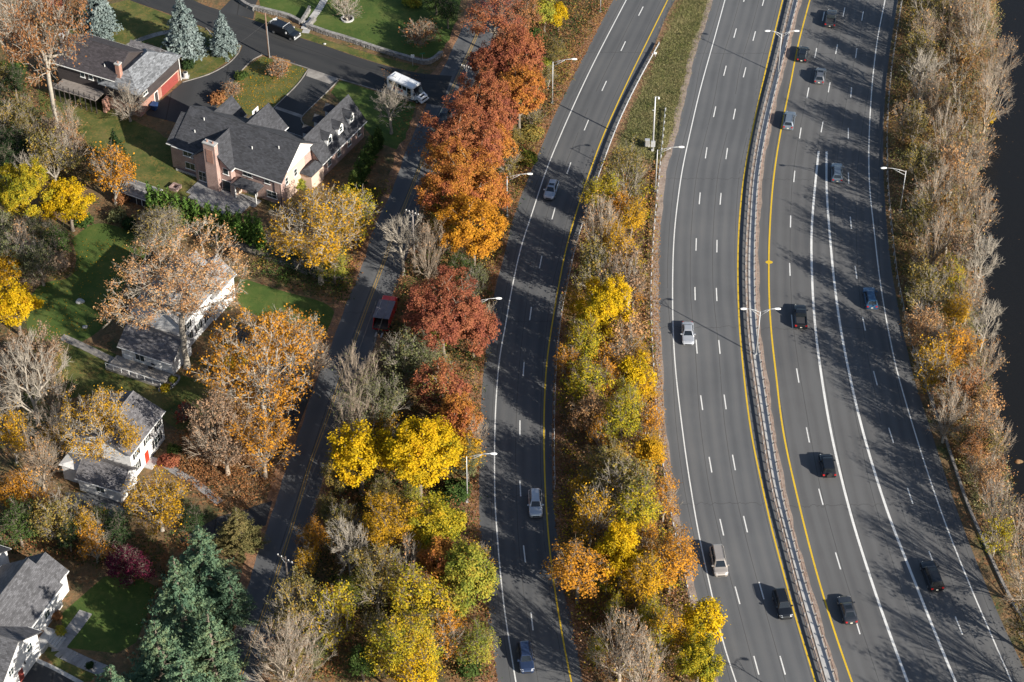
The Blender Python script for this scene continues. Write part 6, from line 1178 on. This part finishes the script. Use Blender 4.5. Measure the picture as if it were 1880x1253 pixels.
for i in range(8): MB().box(-10.15 + i * 1.35, -10.07 + i * 1.35, -3.38, -3.3, 0.42, 1.3).build('railing_post', 'white_trim', h)
MB().box(-10.2, -0.62, -3.38, -3.3, 1.3, 1.37).build('handrail', 'white_trim', h)
p = W(240, 655, 0.4); t = thing('hot_tub', 'small square white tub on the terrace of the white house', 'tub', (p.x, p.y, 0.42), R(-25)); beveled(-0.7, 0.7, -0.7, 0.7, 0, 0.75, 0.1).build('shell', 'white_trim', t); MB().box(-0.45, 0.45, -0.45, 0.45, 0.75, 0.78).build('cover', 'roof_mid', t)
p = W(285, 673, 0.4); t = thing('garden_table', 'dark round garden table with chairs on the white house terrace', 'table', (p.x, p.y, 0.42)); MB().tube([(0, 0, 0.68), (0, 0, 0.74)], 0.6, 14).build('table_top', 'dark_metal', t); MB().tube([(0, 0, 0), (0, 0, 0.68)], 0.06, 6).build('leg', 'dark_metal', t)
for k in range(3):
    a = k * 2.1; q = thing('garden_chair', ['left', 'right', 'front'][k] + ' dark chair at the round garden table on the terrace', 'chair', (p.x + math.cos(a) * 1.0, p.y + math.sin(a) * 1.0, 0.42), a + math.pi / 2, 'chairs on the terrace'); MB().box(-0.24, 0.24, -0.24, 0.24, 0.42, 0.47).build('seat', 'dark_metal', q); MB().box(-0.24, 0.24, -0.27, -0.22, 0.47, 0.95).build('backrest', 'dark_metal', q)
    for x in (-0.2, 0.2):
        for y in (-0.2, 0.2): MB().tube([(x, y, 0), (x, y, 0.42)], 0.025, 5).build('leg', 'dark_metal', q)
# -- white house with the red door
h = house('white two-storey house with a red front door under the yellow oak', 309, 806, -22.0)
gable(h, -9.6, -0.4, -9.2, -0.2, 5.5, 7.5, 'y', 'siding_white', 'roof_mid', 0.4, rc=-4.8); gable(h, -6.4, 0.2, -13.6, -9.2, 2.8, 4.5, 'x', 'siding_white', 'roof_mid', 0.35); hip(h, -9.6, -6.4, -12.5, -9.25, 2.9, 3.3, 'siding_white', 'siding_white', 0.3, r0=-11.4, r1=-10.2, ax='y')
for y in (-1.5, -7.6): window(h, '+x', -0.4, y, 3.3, 0.95, 1.35, 2, 'shutter_black', rows=2)
window(h, '+x', -0.4, -4.6, 3.3, 0.95, 1.35, 2, 'shutter_black', rows=2); window(h, '+x', -0.4, -2.2, 0.9, 1.7, 1.5, 2, 'shutter_black', rows=2); window(h, '+x', -0.4, -7.9, 0.9, 1.0, 1.5, 2, 'shutter_black', rows=2); door(h, '+x', -0.4, -5.3, 1.05, 2.15, 'door_red'); door(h, '+x', 0.2, -11.4, 2.4, 2.1, 'white_trim')
window(h, '-y', -13.6, -3.0, 0.9, 1.4, 1.2, 2); MB().box(-0.4, 0.9, -6.4, -4.2, 0, 0.2).build('doorstep', 'concrete', h); chimney(h, -9.9, -9.1, -6.0, -4.8, 0, 8.2, 'brick_red', 2)
# -- grey-roofed house, bottom left
h = house('white house with grey shingle roof in the bottom left corner', 68, 1183, -22.0)
gable(h, -8.8, -0.3, -4.0, 7.0, 4.1, 7.0, 'y', 'siding_white', 'roof_char', 0.4, rc=-4.6); gable(h, -6.6, -0.9, 6.9, 9.6, 4.0, 6.0, 'y', 'siding_white', 'roof_char', 0.3); gable(h, -9.5, 1.4, -9.8, -1.2, 4.4, 7.3, 'x', 'siding_white', 'roof_char', 0.45)
for y, z in ((-3.2, 2.9), (-7.6, 2.9)): window(h, '+x', 1.4, y, z, 1.1, 1.2, 2, rows=2)
door(h, '+x', 1.4, -5.9, 1.0, 2.1, 'door_brick'); MB().tube([(1.62, -4.9, 2.3), (1.62, -4.9, 2.7)], [0.12, 0.05], 6).build('porch_lamp', 'dark_metal', h); window(h, '+x', -0.3, 3.5, 1.4, 1.2, 1.2, 2); MB().box(-0.3, 1.6, -1.15, 2.4, 0, 0.9).build('porch', 'concrete', h); MB().box(-0.2, 0.2, -0.9, 1.6, 0.9, 1.02).build('door_mat', 'rust_litter', h)
for i in range(4): MB().box(1.6 + i * 0.34, 1.94 + i * 0.34, 0.2, 2.3, 0, 0.72 - i * 0.2).build('step', 'concrete', h)
for i in range(5): MB().box(-0.05, 0.02, -1.0 + i * 0.55, -0.95 + i * 0.55, 0.9, 1.7).build('railing_post', 'white_trim', h)
p = W(-40, 1075); hh_ = thing('house', 'dark-roofed house cut by the left edge at the bottom', 'house', (p.x, p.y, 0), R(-22)); gable(hh_, -9, 2.6, -4, 4, 4.2, 6.8, 'x', 'siding_white', 'roof_dark', 0.4); window(hh_, '+x', 2.6, 0, 1.0, 1.2, 1.3, 2)
# grey shed roof beside the hedge
p = W(262, 366); t = thing('shed', 'low grey garden shed left of the hedge', 'shed', (p.x, p.y, 0), R(-28)); gable(t, -2.6, 2.6, -1.5, 1.5, 1.9, 2.7, 'x', 'siding_brown', 'roof_light', 0.25); door(t, '-y', -1.5, 0.5, 0.9, 1.7, 'siding_brown')

# ------------------------------------------------------------------ garden walls, paths, small things
def wall(px, label, w=0.5, hgt=0.85, name='stone_wall', m_='stone', cap=True):
    P = path(px, 60, sm=1); o = P[0]; t = thing(name, label, 'wall', (o.x, o.y, 0)); core = MB(); a, b = offset(P, w * 0.42), offset(P, -w * 0.42); u = Vector((0, 0, hgt - 0.12))
    for i in range(len(P) - 1):
        p_, q, r_, s = [v - o for v in (a[i], b[i], b[i + 1], a[i + 1])]; core.poly([p_, p_ + u, s + u, s]); core.poly([q, r_, r_ + u, q + u]); core.poly([p_ + u, q + u, r_ + u, s + u])
    core.build('core', 'old_concrete', t); st = MB(); rng = random.Random(3)
    for side in (-1, 1):
        for z0 in (0.0, 0.24, 0.48):
            for p_, d in resample(P, 0.52):
                nn = Vector((-d.y, d.x, 0)) * side; c = p_ - o + nn * w * 0.46 + d * rng.uniform(-0.1, 0.1); l = rng.uniform(0.17, 0.25); hh = rng.uniform(0.09, 0.12); z = z0 + 0.12; dp = rng.uniform(0.05, 0.11)
                V = [c + d * sx * l * (0.8 if k else 1) + nn * (dp if k else -0.05) + Vector((0, 0, z + sz * hh * (0.8 if k else 1))) for k in (0, 1) for sx, sz in ((-1, -1), (1, -1), (1, 1), (-1, 1))]
                for f in ((4, 5, 6, 7), (0, 1, 5, 4), (1, 2, 6, 5), (2, 3, 7, 6), (3, 0, 4, 7)): st.poly([V[j] for j in f])
    so = st.build('stones', m_, t, kind='stuff')
    if cap:
        cm = MB().box(-0.44, 0.44, -w * 0.62, w * 0.62, 0, 0.13).mesh('cap_stone')
        for p_, d in resample(P, 0.92): link('cap_stone', cm, m_, t, p_ - o + Vector((0, 0, hgt - 0.115 + rng.uniform(0, 0.02))), math.atan2(d.y, d.x))
wall([(467, 18), (500, 26), (530, 34), (553, 46)], 'stone wall left of the garden steps by the side street'); wall([(566, 52), (600, 64), (640, 76), (700, 96), (740, 108), (778, 118), (795, 114), (812, 100)], 'long curving stone wall along the side street')
wall([(553, 46), (563, 30), (568, 20)], 'short stone wall flanking the garden steps on the left', 0.4); wall([(566, 52), (578, 38)], 'short stone wall flanking the garden steps on the right', 0.4); wall([(432, -4), (448, 10), (466, 20)], 'stone wall curving beside the top driveway', 0.45)
def walk(label, px, w, step=0.95, m_='paver', name='garden_path'):
    P = path(px, 40, sm=1); o = P[0]; t = thing(name, label, 'path', (o.x, o.y, 0)); me = MB().box(-step * 0.48, step * 0.48, -w / 2, w / 2, 0, 0.05).mesh('paving_slab')
    for p_, d in resample(P, step): link('paving_slab', me, m_, t, p_ - o + Vector((0, 0, 0.012 + random.uniform(0, 0.01))), math.atan2(d.y, d.x))
walk('concrete garden path climbing the top lawn from the steps', [(562, 58), (572, 36), (585, 18), (600, -8)], 1.3, 1.2, 'concrete'); walk('front path between the two large blue spruces', [(240, 82), (262, 72), (295, 62), (330, 56)], 1.2, 1.2, 'old_concrete')
walk('paved garden path leading to the white house terrace', [(118, 621), (160, 640), (205, 662), (250, 682), (308, 696)], 1.3, 1.1, 'old_concrete'); walk('stepping path from the red door down to the road', [(296, 848), (325, 868), (355, 885), (385, 908), (405, 925)], 1.2, 0.9, 'paver')
for k, dx in enumerate((-0.5, 0.5)): pass
walk('flagged walk curving from the porch steps to the road, bottom left', [(155, 1128), (135, 1155), (113, 1182), (108, 1194), (130, 1206), (160, 1220), (195, 1234)], 1.9, 0.8, 'paver')
walk('narrow edging path between the lawn and the lower driveway', [(66, 1212), (100, 1228), (150, 1255)], 0.6, 0.8, 'concrete')
for k, (x, y) in enumerate([(561, 52), (563, 48), (565.5, 44)]):
    p = W(x, y); tag(MB().box(-0.75, 0.75, -0.28, 0.28, 0, 0.14 + 0.14 * k).build('garden_step', 'concrete'), ['lowest', 'middle', 'highest'][k] + ' of the concrete garden steps by the side street', 'step', 'garden steps').location = (p.x, p.y, 0.05); bpy.data.objects[-1] if False else None
def boulder(px, py, r_, label, m_='concrete'):
    p = W(px, py); bm = bmesh.new(); bmesh.ops.create_icosphere(bm, subdivisions=3, radius=1.0)
    for v in bm.verts: k = 1 + 0.16 * math.sin(v.co.x * 3.1 + px) + 0.12 * math.sin(v.co.y * 4.3 + py) + 0.08 * math.cos(v.co.z * 5.7); v.co = Vector((v.co.x * r_ * k, v.co.y * r_ * k * 0.85, v.co.z * r_ * k * 0.75 + r_ * 0.45))
    me = bpy.data.meshes.new('boulder'); bm.to_mesh(me); bm.free(); me.polygons.foreach_set('use_smooth', [True] * len(me.polygons)); o = link('boulder', me, m_, None, (p.x, p.y, 0)); tag(o, label, 'boulder')
boulder(148, 556, 0.62, 'pale round boulder on the shaded lawn'); boulder(156, 602, 0.35, 'small pale rock beside the dark bush on the lawn'); boulder(86, 416, 0.7, 'tan rock under the yellow maples', 'gravel'); boulder(596, 82, 0.22, 'small white stone on the grass strip by the street'); boulder(1870, 850, 0.5, 'brown rock breaking the river surface', 'litter')
# planter bed beside the oak trunk and mulch ring on the top lawn
p = W(311, 706); t = thing('planter', 'stone-edged oval planter with yellow shrubs beside the oak trunk', 'planter', (p.x, p.y, 0), R(55)); st = MB().box(-0.16, 0.16, -0.11, 0.11, 0, 0.3).mesh('edging_stone')
for i in range(26): a = i / 26 * 6.283; link('edging_stone', st, 'concrete', t, (2.0 * math.cos(a), 0.8 * math.sin(a), 0), math.atan2(0.8 * math.cos(a), -2.0 * math.sin(a)))
MB().poly([(1.85 * math.cos(i / 16 * 6.283), 0.7 * math.sin(i / 16 * 6.283), 0.12) for i in range(16)]).build('soil', 'dark_bark', t)
T('shrub', 'lime', 318, 697, 8, 'small yellow-green shrub at the upper end of the planter'); T('shrub', 'yellow_green', 303, 712, 8, 'small yellow-green shrub at the lower end of the planter')
p = W(638, 36); t = thing('mulch_ring', 'dark mulch ring edged with stones on the top lawn', 'flower bed', (p.x, p.y, 0))
for i in range(20): a = i / 20 * 6.283; link('edging_stone', st, 'concrete', t, (1.05 * math.cos(a), 1.05 * math.sin(a), 0), a + math.pi / 2)
MB().poly([(1.0 * math.cos(i / 16 * 6.283), 1.0 * math.sin(i / 16 * 6.283), 0.03) for i in range(16)]).build('mulch', 'dark_bark', t)
